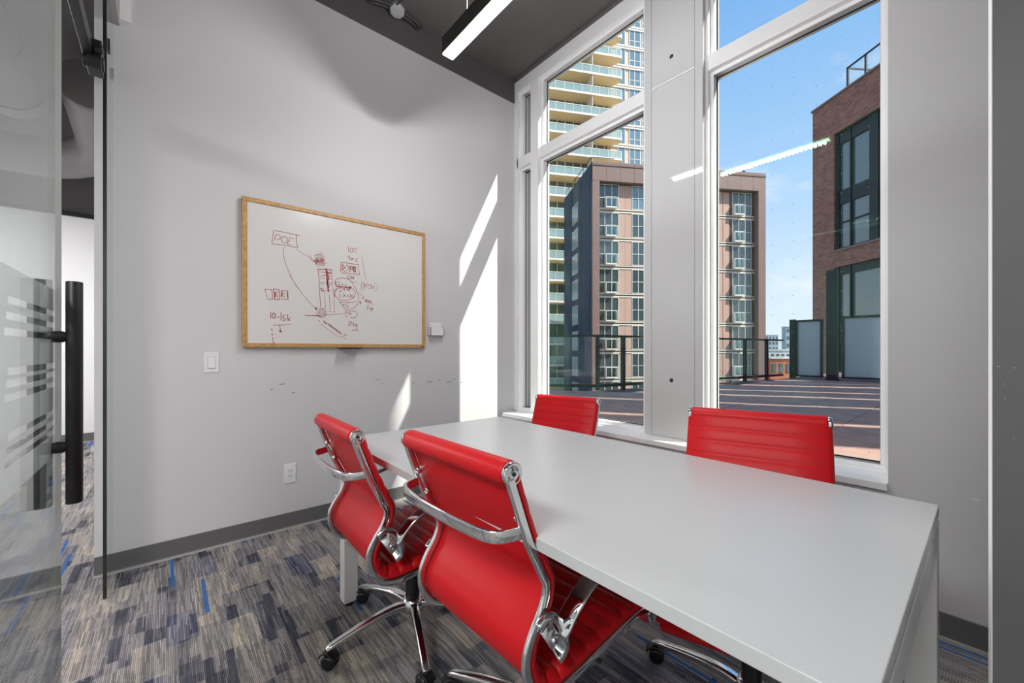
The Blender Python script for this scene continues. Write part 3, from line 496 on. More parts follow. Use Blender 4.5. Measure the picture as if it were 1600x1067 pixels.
for st_ in STROKES.split(';'):
    wd, ps = st_.split(':'); hw = float(wd) * .0007
    P = [tuple(int(c) / 1000 for c in p.split(',')) for p in ps.split(' ')]; P = [(x - .344, z - 1.168) for x, z in P]
    for (x0, z0), (x1, z1) in zip(P, P[1:]):
        dx, dz = x1 - x0, z1 - z0; ln = math.hypot(dx, dz)
        if ln < 1e-5: continue
        ux, uz = dx / ln * hw, dz / ln * hw
        x0 -= ux * .5; z0 -= uz * .5; x1 += ux * .5; z1 += uz * .5
        ink.add([(x0 - uz, -.0306, z0 + ux), (x0 + uz, -.0306, z0 - ux), (x1 + uz, -.0306, z1 - ux), (x1 - uz, -.0306, z1 + ux)], [(0, 1, 2, 3)])
me = bpy.data.meshes.new('marker_writing'); me.from_pydata(ink.v, [], ink.f); me.materials.append(MATS['marker_red'])
io = bpy.data.objects.new('marker_writing', me); COL.objects.link(io); io.parent = wb; io['kind'] = 'stuff'; io['label'] = 'red marker diagram, numbers and letters'

ls = tag(root('light_switch', (.199, WY, 1.078)), 'white rocker light switch on the grey wall left of the whiteboard', 'light switch')
bx(-.036, .036, -.006, 0, -.059, .059).build('plate', 'white_plastic', ls, bevel=.003)
bx(-.018, .018, -.0068, -.005, -.034, .034).build('rocker_frame', 'caulk', ls)
MB().add([(-.0165, -.006, -.0325), (.0165, -.006, -.0325), (.0165, -.006, .0325), (-.0165, -.006, .0325), (-.0165, -.012, -.0325), (.0165, -.012, -.0325), (.0165, -.0075, .0325), (-.0165, -.0075, .0325)],
         [(0, 1, 2, 3), (4, 5, 6, 7), (0, 1, 5, 4), (2, 3, 7, 6), (0, 3, 7, 4), (1, 2, 6, 5)]).build('rocker', 'white_plastic', ls)
ol = tag(root('power_outlet', (.609, WY, .352)), 'white double power outlet low on the grey wall under the whiteboard', 'power outlet')
bx(-.036, .036, -.006, 0, -.062, .062).build('plate', 'white_plastic', ol, bevel=.003)
bx(-.0185, .0185, -.008, -.005, -.035, .035).build('receptacle', 'white_plastic', ol, bevel=.001)
hl = MB()
for zc in (.018, -.016): hl.box(-.009, -.006, -.0085, -.0079, zc - .004, zc + .006); hl.box(.006, .009, -.0085, -.0079, zc - .004, zc + .006); hl.box(-.002, .002, -.0085, -.0079, zc - .012, zc - .008)
hl.build('sockets', 'dark_hole', ol)
hh = tag(root('card_holder', (1.667, WY, 1.266)), 'small white wall holder with cards beside the whiteboard', 'holder')
hb = MB(); hb.box(-.06, .06, -.052, -.049, 0, .068); hb.box(-.06, -.057, -.052, 0, 0, .068); hb.box(.057, .06, -.052, 0, 0, .068); hb.box(-.06, .06, -.052, 0, 0, .003); hb.box(-.06, .06, -.003, 0, 0, .068)
hb.build('tray', 'white_plastic', hh)
bx(-.058, .048, -.030, -.026, .004, .108).build('card', 'white_plastic', hh)
bx(-.050, -.044, -.0305, -.030, .085, .091).build('card_mark', 'marker_red', hh)

# ------------------------------------------------------------------ table
tb = tag(root('meeting_table', (.60, .083, 0)), 'large white rectangular meeting table with square legs by the windows', 'table')
TW, TL = .92, 1.83
bx(0, TW, 0, TL, .723, .75).build('table_top', 'table_white', tb, bevel=.002)
LG = .06
for x in (0, TW - LG):
    for y in (0, TL - LG):
        bx(x, x + LG, y, y + LG, .02, .712).build('leg', 'leg_white_lifted', tb, bevel=.002)
        MB().cyl((x + LG / 2, y + LG / 2, 0), (x + LG / 2, y + LG / 2, .02), .02).build('foot', 'black_plastic', tb)
for y in (0, TL - LG): bx(LG, TW - LG, y, y + LG, .652, .712).build('end_beam', 'table_white', tb, bevel=.002)
for x in (.12, TW - .18): bx(x, x + .06, LG, TL - LG, .672, .712).build('long_rail', 'table_white', tb)
for x in (.03, TW - .03):
    for y in (.03, TL - .03): bx(x - .025, x + .025, y - .025, y + .025, .712, .723).build('spacer', 'black_plastic', tb)

# ------------------------------------------------------------------ office chairs
HW = .222   # half distance between the side frames
PROF = [(-.300, .893), (-.283, .845), (-.247, .75), (-.208, .67), (-.192, .63), (-.204, .585), (-.236, .537), (-.252, .50), (-.248, .455), (-.222, .412), (-.175, .392), (-.10, .396), (0, .408), (.12, .420), (.185, .420), (.225, .405), (.245, .372)]
def chair(name):
    t_ = root(name)
    pp = smooth_path([(f, 0, z) for f, z in PROF], 22)
    # arc length and normals pointing to the sitter's side
    s_ = [0]
    for a, b in zip(pp, pp[1:]): s_.append(s_[-1] + (b - a).length)
    nr = []
    for i in range(len(pp)):
        d = (pp[min(i + 1, len(pp) - 1)] - pp[max(i - 1, 0)]).normalized(); nr.append(Vector((-d.z, 0, d.x)))
    if nr[5].x < 0: nr = [-n_ for n_ in nr]
    RIB = .050; m_ = MB(); cols = [-1, -.985, -.93, -.5, 0, .5, .93, .985, 1]; W2 = HW + .004; vs = []
    for i, p in enumerate(pp):
        fr_ = (s_[i] / RIB) % 1.0; k_ = min(1, max(0, (s_[i] - .34) / .12)); bul = (.0050 + .0085 * k_) * (abs(math.sin(math.pi * fr_)) ** (.30 + .17 * k_))
        for c in cols:
            e_ = 1 if abs(c) < .95 else (.45 if abs(c) < 1 else 0)
            vs.append(p + nr[i] * (.012 + (.010 + bul) * e_) + Vector((0, c * W2, 0)))
    for i, p in enumerate(pp):
        for c in cols: vs.append(p + nr[i] * (.003 if abs(c) < .95 else .005) + Vector((0, c * W2, 0)))
    nc = len(cols); np_ = len(pp); off = nc * np_; fs = []
    for i in range(np_ - 1):
        for j in range(nc - 1):
            a = i * nc + j; fs.append((a, a + 1, a + nc + 1, a + nc)); fs.append((off + a, off + a + nc, off + a + nc + 1, off + a + 1))
        for j in (0, nc - 1):
            a = i * nc + j; fs.append((a, a + nc, off + a + nc, off + a))
    for i in (0, np_ - 1):
        for j in range(nc - 1):
            a = i * nc + j; fs.append((a, a + 1, off + a + 1, off + a))
    m_.add(vs, fs, True); m_.build('ribbed_sling', 'red_leather', t_)
    # rolled top edge
    MB().lathe((-.300, -HW + .006, .898), (0, 1, 0), [(.016, 0), (.0255, .003), (.0265, .010), (.0265, 2 * HW - .022), (.0255, 2 * HW - .015), (.016, 2 * HW - .012)], 24).build('top_roll', 'red_leather', t_)
    # front roll under the knees
    MB().lathe((.244, -HW + .006, .366), (0, 1, 0), [(.008, 0), (.016, .004), (.016, 2 * HW - .016), (.008, 2 * HW - .012)], 16).build('front_roll', 'red_leather', t_)
    for sd in (-1, 1):
        y = sd * HW
        MB().sweep([Vector((p.x, y, p.z)) for p in pp[2:]], [(a, b - .009) for a, b in rr(.013, .022, .005)], up=(0, 1, 0)).build('side_frame', 'chrome', t_)
        cp_ = MB().lathe((-.300, y - sd * .010, .898), (0, sd, 0), [(.022, 0), (.0245, .002), (.0245, .013), (.0225, .015), (.019, .0125), (.015, .0125), (.013, .015), (.006, .015)], 28).build('end_cap', 'chrome', t_)
        MB().lathe((-.300, y + sd * .0045, .898), (0, sd, 0), [(.0045, 0), (.0045, .0025)], 12).build('cap_screw', 'black_plastic', cp_)
        # bracket that joins stretcher to the back frame, with two bolts
        bk = MB(); A, B = Vector((-.272, y - sd * .010, .815)), Vector((-.233, y - sd * .010, .73))
        bk.sweep([A, B], rr(.006, .022, .002), up=(0, 1, 0)); bk.build('frame_bracket', 'chrome', t_)
        for k in (.12, .88):
            c = A.lerp(B, k); MB().lathe(c, (-.9, 0, -.42), [(.006, 0), (.006, .016), (.004, .019)], 10).build('bolt', 'chrome', t_)
        # armrest: wide flat bar from the rear bracket over and down to the seat front
        ap = smooth_path([(-.172, y + sd * .016, .520), (-.150, y + sd * .022, .560), (-.110, y + sd * .028, .598), (-.05, y + sd * .032, .628), (.05, y + sd * .034, .645), (.15, y + sd * .034, .648), (.215, y + sd * .030, .630), (.240, y + sd * .024, .585), (.243, y + sd * .018, .50), (.240, y + sd * .012, .392)], 6)
        sc_ = [(min(1, .75 + .1 * i), 1) for i in range(len(ap))]
        MB().sweep(ap, rr(.044, .009, .004), up=(0, 1, 0), scale=sc_).build('armrest', 'chrome', t_)
        ab = MB(); ab.sweep(smooth_path([(-.236, y + sd * .012, .560), (-.212, y + sd * .014, .575), (-.180, y + sd * .014, .555), (-.160, y + sd * .014, .515), (-.155, y + sd * .014, .480), (-.175, y + sd * .012, .462)], 4), rr(.016, .020, .006), up=(0, 1, 0))
        ab.sweep([(-.215, y + sd * .010, .555), (-.165, y + sd * .010, .475)], rr(.010, .034, .004), up=(0, 1, 0)); ab.build('arm_bracket', 'chrome', t_)
        MB().lathe((-.190, y + sd * .013, .515), (0, sd, 0), [(.009, 0), (.009, .006), (.005, .008)], 12).build('bolt', 'chrome', t_)
    # back stretcher, bowed behind the back
    sp_ = smooth_path([(-.268, -HW, .772), (-.285, -HW + .004, .770), (-.322, -HW + .022, .768), (-.338, -HW + .060, .768), (-.346, -.09, .768), (-.348, 0, .768), (-.346, .09, .768), (-.338, HW - .060, .768), (-.322, HW - .022, .768), (-.285, HW - .004, .770), (-.268, HW, .772)], 6)
    MB().sweep(sp_, rr(.028, .010, .004), up=(0, 0, 1)).build('back_stretcher', 'chrome', t_)
    # seat stretchers, mechanism and column
    for f in (-.10, .12): MB().cyl((f, -HW, .388), (f, HW, .388), .010).build('seat_stretcher', 'chrome', t_)
    mc = MB(); mc.box(-.125, .135, -.055, .055, .335, .378); mc.box(-.06, .06, -.075, .075, .318, .345); mc.build('tilt_mechanism', 'black_plastic', t_, bevel=.008)
    MB().sweep(smooth_path([(.02, -.05, .35), (.02, -.14, .345), (.03, -.20, .335)], 4), circ(.006, 8), up=(0, 0, 1)).build('lever', 'black_plastic', t_)
    MB().lathe((0, 0, .125), (0, 0, 1), [(.030, 0), (.0285, .02), (.0285, .145), (.026, .15), (.017, .152), (.017, .21)], 20).build('gas_column', 'black_plastic', t_)
    bs = MB().lathe((0, 0, .078), (0, 0, 1), [(.034, 0), (.046, .008), (.046, .030), (.040, .046), (.034, .058), (.0, .058)], 24).build('base_hub', 'chrome_soft', t_)
    sec = rr(.040, .030, .012, 4)
    for k in range(5):
        a = R(BASE_A + 72 * k); dx, dy = math.cos(a), math.sin(a)
        rad = [(.02, .104), (.07, .112), (.13, .110), (.20, .099), (.275, .083), (.315, .074), (.335, .064)]
        P = smooth_path([(dx * r, dy * r, z) for r, z in rad], 4); n_ = len(P)
        kk = [(1.0 - .38 * (i / (n_ - 1)) + (.0 if i < n_ - 3 else -.05), 1.05 - .45 * (i / (n_ - 1))) for i in range(n_)]
        MB().sweep(P, sec, up=(-dy, dx, 0), scale=kk).build('base_arm', 'chrome_soft', t_)
        cr_ = bpy.data.objects.new('caster', None); COL.objects.link(cr_); cr_.parent = t_; cr_.location = (dx * .328, dy * .328, 0); cr_.rotation_euler = (0, 0, a + .9 * math.sin(k * 2.3))
        hd_ = MB().cyl((0, 0, .045), (0, 0, .066), .008, n=10)
        hd_.sweep(smooth_path([(-.030, 0, .030), (-.026, 0, .046), (-.008, 0, .057), (.016, 0, .055), (.030, 0, .040)], 4), rr(.040, .006, .002), up=(0, 1, 0)); hd_.build('caster_hood', 'black_plastic', cr_)
        for q_ in (-1, 1): MB().lathe((-.006, q_ * .007, .0265), (0, q_, 0), [(.020, 0), (.0255, .001), (.0265, .005), (.0255, .013), (.018, .016)], 20).build('wheel', 'black_plastic', cr_)
    return t_
def copy_tree(o, parent=None):
    c = o.copy(); COL.objects.link(c)
    if parent: c.parent = parent
    for ch in list(o.children): copy_tree(ch, c)
    return c
BASE_A = 36
ch0 = chair('office_chair')
CH = [((.775, 1.545, 0), -1, 1, 'red ribbed office chair with chrome frame nearest the power outlet wall'),
      ((.832, .856, 0), 1, 0, 'red office chair closest to the viewer, its back towards us'),
      ((1.71, 1.715, -.0), 195.6, 2, 'red office chair across the table, in front of the corner window'),
      ((1.372, .474, 0), 197, 3, 'red office chair across the table, in front of the right window')]
copies = [ch0] + [copy_tree(ch0) for _ in CH[1:]]
for c, (loc, rz, k, lab) in zip(copies, CH):
    if k in (1, 2):      # seats set lower on their gas columns
        for p_ in c.children:
            if not p_.name.startswith(('base_', 'caster', 'gas_')): p_.location.z -= (.030 if k == 1 else .075)
    c.location = loc; c.rotation_euler = (0, 0, R(rz)); tag(c, lab, 'chair', 'red office chairs around the meeting table')

# ================================================================== OUTSIDE
def c2w(r, f): return (.648 * f + .7615 * r, .7615 * f - .648 * r)
# ground far below
tag(bx(-60, 400, -120, 400, -16.2, -16).build('ground_street', 'city_ground'), kind=S)
# unseen block and fins added on the right to shade terrace and right window
wg = tag(root('sun_blocker', (0, -5.2, 0)), 'wing of the same building beside the terrace', 'building')
bx(2.9, 6.02, -3, 0, .3, 16).build('shade_block', 'brick', wg)
random.seed(11); x = 7.45
fin_me = bx(0, 1, -.5, 0, .3, 17).mesh('shade_fin'); fin_me.materials.append(MATS['brick'])
while x < 19:
    a = random.uniform(.5, 1.3); inst(fin_me, 'shade_fin', wg, (x, 0, 0), scale=(a, 1, 1)); x += a + random.uniform(.2, .6)

# terrace
TZ = .44
RA, RB, RC = Vector((2.75, 7.85)), Vector((5.86, 4.53)), Vector((12.1, 3.45))
poly = [(2.74, -5.2), (19, -5.2), (19, 3.3), (12.4, 3.42), tuple(RB + Vector((.0, .15))), (2.9, 7.95), (2.74, 7.95)]
td = tag(MB().prism(poly, -.6, TZ - .03).build('floor_terrace', 'deck_base'), kind=S)
pv = bx(-.296, .296, -.296, .296, -.028, 0).mesh('paver'); pv.materials.append(MATS['paver'])
random.seed(3); n_p = 0
for i in range(17):
    for j in range(14):
        x, y = 3.06 + i * .6, -1.2 + j * .6
        lim = RB.y - (x - RB.x) * .173 if x > RB.x else RB.y + (RB.x - x) * 1.067
        if y + .40 > lim or x > 12.0: continue
        n_p += 1; inst(pv, 'paver', td, (x, y, TZ + random.uniform(-.002, .002)))
# railing
rl = tag(root('terrace_railing', (0, 0, TZ)), 'black metal railing with clear glass along the edge of the terrace', 'railing')
def rail_seg(A, B, posts):
    d = (B - A); L_ = d.length; a = math.atan2(d.y, d.x)
    for nm, z0, z1, t_ in (('top_rail', .945, .985, .03), ('bottom_rail', .045, .10, .025)):
        bx(0, L_, -t_, t_, z0, z1).build(nm, 'dark_frame', rl, loc=(A.x, A.y, 0)).rotation_euler = (0, 0, a)
    bx(0, L_, -.004, .004, .10, .945).build('glass_panel', 'clear_glass', rl, loc=(A.x, A.y, 0)).rotation_euler = (0, 0, a)
    for s_ in posts:
        p = A + d * s_; MB().box(-.035, .035, -.03, .03, -.03, .95).build('post', 'dark_frame', rl, loc=(p.x, p.y, 0)).rotation_euler = (0, 0, a)
rail_seg(RA, RB, (0, .25, .5, .75, 1)); rail_seg(RB, RC, (.10, .34, .54, .73, .88))
# privacy screens
SX = 12.05
ps = tag(root('privacy_screen', (SX, 3.25, TZ)), 'frosted privacy screen left of the thick post at terrace end', 'screen')
def scr(p, y0, y1, z1, pb=.06):
    bx(-.035, .035, y0, y0 + .05, .05, z1).build('frame_post', 'dark_frame', p); bx(-.035, .035, y1 - .05, y1, .05, z1).build('frame_post', 'dark_frame', p)
    bx(-.03, .03, y0, y1, z1 - .05, z1).build('frame_rail', 'dark_frame', p); bx(-.03, .03, y0, y1, .05, .09).build('frame_rail', 'dark_frame', p)
    bx(-.008, .008, y0 + .05, y1 - .05, .09, z1 - .05).build('frosted_pane', 'screen_frost', p)
scr(ps, -.66, -.10, 1.46)
bx(-.05, .05, -.10, .02, 0, 1.48).build('end_post', 'dark_frame', ps)
pp_ = tag(root('screen_post', (SX, 2.42, TZ)), 'thick dark green post between the two frosted terrace screens', 'post')
bx(-.09, .06, -.12, .09, -.03, 2.6).build('shaft', 'dark_frame', pp_); bx(-.11, .08, -.14, .11, -.03, .02).build('foot_plate', 'dark_frame', pp_)
p2 = tag(root('privacy_screen', (SX, 2.25, TZ)), 'wide frosted privacy screen right of the thick post at terrace end', 'screen')
scr(p2, -.95, -.02, 1.50); 
p3 = tag(root('privacy_screen', (SX, 1.28, TZ)), 'frosted privacy screen hidden mostly behind the right window jamb', 'screen')
scr(p3, -1.1, .0, 1.50)

# ------------------------------------------------------------------ brown mid-rise block
o_ = c2w(8.1, 40.85)
bb_ = tag(root('apartment_block', (o_[0], o_[1], 0), R(-31.8)), 'brown panelled mid-rise apartment block with glass juliet balconies', 'building')
W_, TOP, PIT, D_ = 19.5, 20.2, 2.9, 10.2
RC_ = .7     # recess of the window field
bx(0.02, W_, RC_, D_, -16, TOP - .4).build('core', 'panel_dark', bb_)
bx(0, W_, -.05, D_ + .1, TOP - .4, TOP - .25).build('roof_slab', 'panel_dark', bb_)
bx(0, .76, 0, RC_, -16, 18.25).build('corner_pier', 'panel_brown', bb_, bevel=.02); bx(18.62, W_, 0, RC_, -16, 18.25).build('corner_pier', 'panel_brown', bb_, bevel=.02)
pm = bx(0, 1.475, 0, .5, 18.27, TOP).mesh('parapet_panel'); pm.materials.append(MATS['panel_brown'])
for i in range(13): inst(pm, 'parapet_panel', bb_, (.01 + i * 1.5, 0, 0))
bx(.01, W_ - .01, .04, RC_, 18.3, TOP - .06).build('parapet_core', 'panel_dark', bb_)
# navy ribbed side
rib = MB().prism([(0, 0), (-.10, .06), (-.10, .24), (0, .30)], -16, TOP - .2).mesh('cladding_rib'); rib.materials.append(MATS['navy_cladding'])
bx(-.01, .02, .3, D_, -16, TOP - .1).build('side_wall', 'navy_cladding', bb_)
for i in range(24):
    if 10 <= i <= 15: continue
    inst(rib, 'cladding_rib', bb_, (-.01, .35 + i * .405, 0))
sw_f = bx(-.06, -.01, 4.5, 6.7, 0, 2.2).mesh('side_window'); sw_f.materials.append(MATS['steel'])
sw_g = MB(); sw_g.box(-.07, -.06, 4.6, 5.55, .1, 2.1); sw_g.box(-.07, -.06, 5.65, 6.6, .1, 2.1); sw_g = sw_g.mesh('pane'); sw_g.materials.append(MATS['curtain_glass'])
for k in range(10):
    f_ = inst(sw_f, 'side_window', bb_, (0, 0, 15.6 - PIT * k)); inst(sw_g, 'pane', f_)
# field pieces
Y0 = RC_
def mesh_of(mb, n_, m_): me_ = mb.mesh(n_); me_.materials.append(MATS[m_]); return me_
def wframe(w__, h__, vs_, hs_, t_=.05, dp=.10):
    m_ = MB(); m_.box(0, w__, -dp, 0, 0, t_); m_.box(0, w__, -dp, 0, h__ - t_, h__)
    for x_ in (0, *vs_, w__ - t_): m_.box(x_, x_ + t_, -dp, 0, t_, h__ - t_)
    for z_ in hs_: m_.box(t_, w__ - t_, -dp, 0, z_, z_ + t_)
    return m_
bay_f = mesh_of(wframe(2.26, 2.45, (.72, 1.48), (1.05,)), 'window', 'pale_trim'); bay_g = mesh_of(bx(.04, 2.22, -.05, -.02, .04, 2.41), 'pane', 'facade_glass')
cur = mesh_of(MB().box(.10, .45, -.03, -.01, .1, 2.3).box(1.62, 1.9, -.03, -.01, .1, 2.3), 'curtain', 'cream')
nar_f = mesh_of(wframe(1.40, 2.45, (.67,), (1.15,)), 'window', 'pale_trim'); nar_g = mesh_of(bx(.04, 1.36, -.05, -.02, .04, 2.41), 'pane', 'facade_glass'); nar_b = mesh_of(bx(.04, 1.36, -.05, -.02, .04, 2.41), 'pane', 'facade_glass_blue')
pnl = mesh_of(bx(0, .70, -.06, 0, 0, 2.40), 'cladding_panel', 'panel_pink')
spd = mesh_of(MB().box(.76, 18.62, -.10, 0, 2.46, 2.60).box(.76, 18.62, -.10, 0, 2.74, 2.86), 'spandrel_band', 'cream')
vst = mesh_of(bx(-.03, .03, -.10, 0, -.4, 2.46), 'cover_strip', 'pale_trim')
balc = MB(); balc.box(-.02, 1.20, -.50, -.46, 0, .05); balc.box(-.02, 1.20, -.50, -.46, .98, 1.04); balc.box(-.02, .02, -.5, -.1, 0, 1.04); balc.box(1.16, 1.20, -.5, -.1, 0, 1.04); balc.box(.57, .61, -.5, -.46, 0, 1.0); balc.box(0, 1.18, -.5, -.1, -.08, 0)
balc = mesh_of(balc, 'balcony_rail', 'pale_trim'); bgl = mesh_of(bx(0, 1.18, -.49, -.47, .05, .98), 'balcony_glass', 'rail_glass')
for k in range(11):
    zb = 15.75 - PIT * k
    inst(spd, 'spandrel_band', bb_, (0, Y0, zb - 2.90))
    for (sx, kind_) in ((.80, 'B'), (3.06, 'P'), (3.78, 'P'), (4.50, 'N'), (5.94, 'P'), (6.66, 'P'), (7.4, 'B'), (9.70, 'B'), (11.98, 'P'), (12.7, 'N'), (14.14, 'P'), (14.9, 'P'), (16.0, 'B2')):
        if kind_[0] == 'B':
            f_ = inst(bay_f, 'window', bb_, (sx, Y0, zb)); inst(bay_g, 'pane', f_); inst(cur, 'curtain', f_, (random.choice((0, .1, -.05)), 0, 0))
            r_ = inst(balc, 'balcony_rail', bb_, (sx + (.74 if kind_ == 'B' else .0), Y0, zb + .02)); inst(bgl, 'balcony_glass', r_)
        elif kind_ == 'N':
            f_ = inst(nar_f, 'window', bb_, (sx, Y0, zb)); inst(nar_b if k == 0 else nar_g, 'pane', f_)
        else: inst(pnl, 'cladding_panel', bb_, (sx, Y0, zb))
# roof things
rp = MB()
for i in range(8): rp.box(-.02, .02, .3 + i * 1.3, .36 + i * 1.3, TOP - .25, TOP + .55)
rp.box(-.02, .02, .3, 9.6, TOP + .5, TOP + .56); rp.box(.0, 2.5, .3, .34, TOP + .5, TOP + .56); rp.build('roof_railing', 'dark_frame', bb_)
rb = MB(); rb.box(17.8, 18.0, 1.2, 1.4, TOP - .3, TOP + .75); rb.add([(16.2, 1.3, TOP - .1), (16.2, 1.4, TOP - .1), (17.9, 1.4, TOP + .7), (17.9, 1.3, TOP + .7), (16.2, 1.3, TOP), (17.9, 1.3, TOP + .8)], [(0, 1, 2, 3), (0, 3, 5, 4)]); rb.build('roof_brace', 'dark_frame', bb_)
random.seed(5)
def leaves(n_, cx, cy, cz, rx, ry, rz_, sz):
    m_ = MB()
    for _ in range(n_):
        a, b, c = (random.gauss(0, .45) for _ in range(3)); p = Vector((cx + a * rx, cy + b * ry, cz + max(-1, min(1, c)) * rz_))
        u_ = Vector([random.gauss(0, 1) for _ in range(3)]).normalized(); w__ = u_.orthogonal().normalized()
        m_.add([p, p + u_ * sz * .5 + w__ * sz * .25, p + u_ * sz, p + u_ * sz * .5 - w__ * sz * .25], [(0, 1, 2, 3)])
    return m_
rg = leaves(500, 14.2, 2.2, TOP + .15, 2.4, .6, .4, .3).build('roof_shrubs', 'foliage', bb_); rg['kind'] = 'stuff'

# ------------------------------------------------------------------ balcony tower
ang = math.atan2(.7615 * .2125 - .648 * .977, .648 * .2125 + .7615 * .977)
o_ = c2w(16.37, 60)
tw = tag(root('apartment_tower', (o_[0], o_[1], 0), ang), 'tall beige tower with stacked glass-railed balconies behind brown block', 'building')
TP = 3.03
bx(-30, 6.2, 2.2, 20, -16, 66).build('core', 'tower_beige', tw)
slab = MB().prism([(-30, 0), (-.25, 0), (0, .25), (0, 1.0), (-.9, 2.2), (-30, 2.2)], -.20, 0); slab_me = mesh_of(slab, 'balcony_slab', 'soffit_tan')
edge_me = mesh_of(MB().prism([(-30, -.03), (-.24, -.03), (.03, .24), (.03, 1.0), (-.02, 1.0), (-.02, .27), (-.27, .0), (-30, .0)], -.22, .06), 'slab_edge', 'pale_trim')
gr = MB(); gr.prism([(-30, .03), (-.27, .03), (-.03, .27), (-.03, 1.0), (-.05, 1.0), (-.05, .28), (-.28, .05), (-30, .05)], .12, 1.1); gr_me = mesh_of(gr, 'balcony_glass', 'tower_rail' if 'tower_rail' in MATS else 'rail_glass')
tr_ = MB(); tr_.prism([(-30, .0), (-.27, .0), (.0, .27), (.0, 1.0), (-.06, 1.0), (-.06, .28), (-.28, .06), (-30, .06)], 1.08, 1.16)
for i in range(22): tr_.box(-1.0 - i * 1.35, -.95 - i * 1.35, .0, .06, .06, 1.1)
for q_ in (.3, .65, 1.0): tr_.box(-.06, 0, q_ - .05, q_, .06, 1.1)
tr_me = mesh_of(tr_, 'balcony_rail', 'pale_trim')
bk_me = mesh_of(MB().box(-30, -1.4, 2.12, 2.2, .1, 2.75), 'window_wall', 'facade_glass')
bkf = MB()
for i in range(24): bkf.box(-2.0 - i * 1.25, -1.92 - i * 1.25, 2.06, 2.14, .1, 2.75)
bkf_me = mesh_of(bkf, 'mullions', 'pale_trim')
div_me = mesh_of(bx(-4.75, -4.68, .1, 2.2, 0, 2.83), 'balcony_divider', 'pale_trim')
sw = MB(); sw.box(.15, 1.3, 1.95, 2.02, .35, 2.80); sw_me = mesh_of(sw, 'pane', 'facade_glass_blue')
tw_f = mesh_of(wframe(1.25, 2.5, (), (), .07, .08), 'window', 'pale_trim')
tw_g = mesh_of(bx(.05, 1.2, -.05, -.02, .05, 2.45), 'pane', 'facade_glass_blue')
tw_f2 = mesh_of(wframe(1.85, 2.5, (.85,), (.85,), .07, .08), 'window', 'pale_trim'); tw_g2 = mesh_of(bx(.05, 1.8, -.05, -.02, .05, 2.45), 'pane', 'facade_glass_blue')
tsp = mesh_of(MB().box(-1.0, 6.25, 1.78, 2.2, -.32, -.14).box(-1.0, 6.25, 1.78, 2.2, .06, .20), 'spandrel_band', 'pale_trim')
bx(-1.0, 6.2, 1.95, 2.2, -16, 66).build('side_facade', 'tower_beige', tw)
for k in range(-2, 21):
    zb = 41.3 - TP * 13 + TP * k + .2
    sb = inst(slab_me, 'balcony_slab', tw, (0, 0, zb)); inst(edge_me, 'slab_edge', sb)
    rr_ = inst(tr_me, 'balcony_rail', tw, (0, 0, zb)); inst(gr_me, 'balcony_glass', rr_)
    inst(bk_me, 'window_wall', tw, (0, 0, zb)); inst(bkf_me, 'mullions', tw, (0, 0, zb)); inst(div_me, 'balcony_divider', tw, (0, 0, zb)); inst(tsp, 'spandrel_band', tw, (0, 0, zb))
    f_ = inst(tw_f, 'window', tw, (.15, 1.95, zb + .25)); inst(tw_g, 'pane', f_)
    for x_ in (2.1, 4.2): f_ = inst(tw_f2, 'window', tw, (x_, 1.95, zb + .25)); inst(tw_g2, 'pane', f_)

# ------------------------------------------------------------------ brick building with black window bays
br = tag(root('brick_building', (26.67, 6.19, 0), math.atan2(-.8231, -.5757)), 'dark red brick building with tall black framed window bays', 'building')
BTOP = 14.0
# wall plane pieces around the two window bays (bay x from 1.3 to 9.5)
fb = MB(); fb.box(0, 1.3, 0, 14, -16, BTOP); fb.box(1.3, 9.5, 0, 14, 12.15, BTOP); fb.box(1.3, 9.5, 0, 14, 5.35, 6.95 - .75); fb.box(1.3, 9.5, .5, 14, -16, 12.15); fb.box(9.5, 11, 0, 14, -16, BTOP)
fb.build('brick_wall', 'brick', br)
bx(-.05, 11.05, -.06, .35, BTOP, BTOP + .10).build('coping', 'panel_brown', br); bx(1.25, 9.5, -.06, .10, 6.12, 6.22).build('window_sill', 'panel_brown', br)
def bay(z0, z1, bands, xs):
    m_ = MB(); m_.box(1.3, 9.5, .30, .5, z0, z1); m_.build('bay_back', 'dark_frame', br)
    fr = MB()
    for x_, w__ in xs: fr.box(x_, x_ + w__, .12, .42, z0, z1)
    for a, b in bands: fr.box(1.3, 9.5, .16, .42, a, b)
    fr.build('bay_frame', 'dark_frame', br)
    zz = sorted(bands); 
    for (a, b), (c, d) in zip(zz, zz[1:]):
        if c - b < .5: continue
        for (x0, w0), (x1, w1_) in zip(xs, xs[1:]):
            f_ = bx(x0 + w0, x1, .24, .27, b, c).build('window_pane', 'curtain_mirror', br)
bay(6.22, 12.15, [(6.22, 6.32), (7.55, 7.60), (8.5, 9.15), (9.15, 9.2), (11.55, 12.15)], [(1.3, .16), (2.05, .07), (3.05, .42), (4.2, .07), (5.2, .42), (6.3, .07), (7.3, .4), (8.4, .07), (9.4, .1)])
bay(-1, 5.35, [(-1, -.9), (1.55, 2.5), (4.95, 5.35)], [(1.3, .16), (2.05, .07), (3.75, .07), (4.6, .3), (6.2, .07), (7.8, .3), (9.4, .1)])
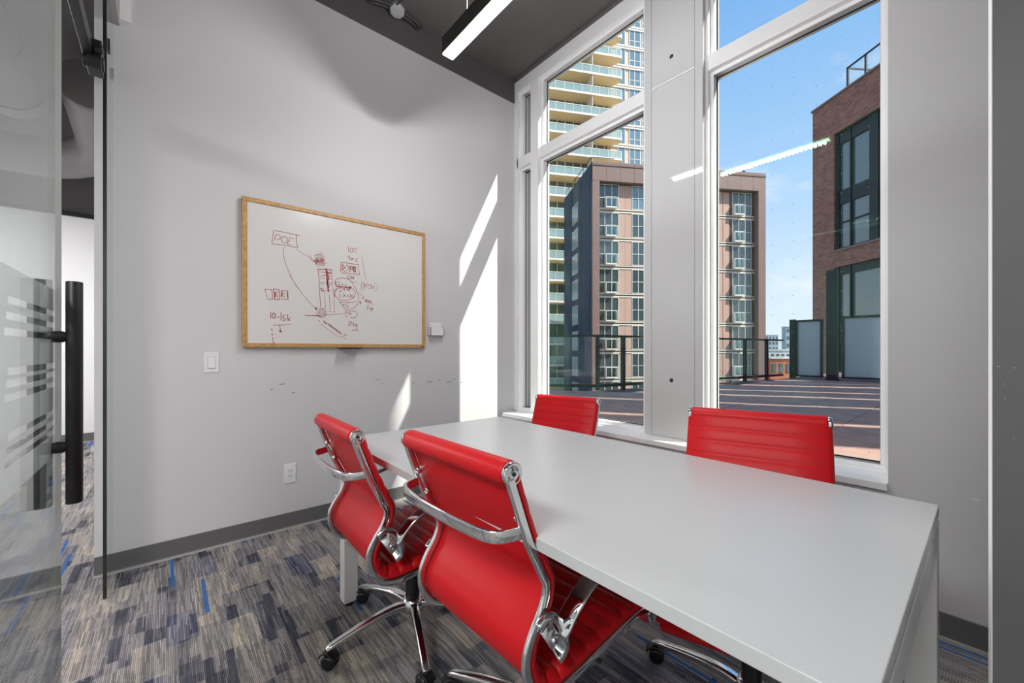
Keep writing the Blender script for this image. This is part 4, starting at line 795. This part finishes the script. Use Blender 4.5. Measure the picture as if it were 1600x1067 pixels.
# roof terrace guard
gd = MB(); 
for i in range(8): gd.box(1.5 + i * .95, 1.58 + i * .95, .5, .58, BTOP, BTOP + 1.45)
gd.box(1.5, 8.3, .5, .56, BTOP + 1.38, BTOP + 1.45); gd.box(1.5, 8.3, .5, .56, BTOP + .15, BTOP + .21); gd.box(1.5, 1.56, .5, 5, BTOP + 1.38, BTOP + 1.45)
gd.build('roof_guard', 'dark_frame', br)
for i in range(7): bx(1.58 + i * .95, 2.45 + i * .95, .52, .535, BTOP + .21, BTOP + 1.38).build('guard_glass', 'clear_glass', br)

# ------------------------------------------------------------------ far things between the buildings
def far_box(name, u, d, wd, z0, z1, m_, lab, cat, win=None):
    r_ = (u - 800) / 634 * d; x, y = c2w(r_, d); o = tag(root(name, (x, y, 0), R(-40.4)), lab, cat)
    bx(-wd / 2, wd / 2, 0, wd * .6, z0, z1).build('walls', m_, o); bx(-wd / 2 - .3, wd / 2 + .3, -.3, wd * .6 + .3, z1, z1 + .5).build('roof', 'far_white', o)
    if win:
        nx, nz = win; me_ = mesh_of(bx(0, wd / nx * .55, -.12, 0, 0, (z1 - z0) / nz * .5), 'window', 'facade_glass')
        for i in range(nx):
            for k in range(nz): inst(me_, 'window', o, (-wd / 2 + wd / nx * (i + .22), 0, z0 + (z1 - z0) / nz * (k + .25)))
    return o
far_box('brick_hall', 1226, 110, 7.5, -16, -1.2, 'orange_brick', 'low orange brick building seen between the railing posts', 'building', (4, 3))
far_box('office_tower', 1206, 400, 13, -16, 16, 'far_grey', 'hazy grey tower on the horizon left of the screens', 'building', (4, 6))
far_box('office_tower', 1237, 330, 9, -16, 20, 'far_grey', 'hazy grey tower on the horizon behind the screen post', 'building', (3, 6))
far_box('low_block', 1203, 170, 22, -16, 1.0, 'far_white', 'long pale low building in front of the hazy towers', 'building', (10, 3))
for i, (u_, d_, h_) in enumerate(((1203, 70, 6), (1217, 92, 5.0), (1232, 62, 5), (1196, 52, 6))):
    x, y = c2w((u_ - 800) / 634 * d_, d_)
    t_ = tag(root('street_tree', (x, y, -16)), ('green tree below the terrace railing beside the brown block', 'farthest green tree in front of the orange brick building', 'green tree nearest the frosted screens below the railing', 'nearest green tree tucked against the brown block corner')[i], 'tree', 'trees below the terrace')
    MB().cyl((0, 0, 0), (0, 0, h_ * .9), .25, .12, 8).build('trunk', 'panel_dark', t_)
    f_ = leaves(500, 0, 0, h_ * 1.25, 3.2, 3.2, h_ * .55, .9).build('foliage', 'foliage', t_)
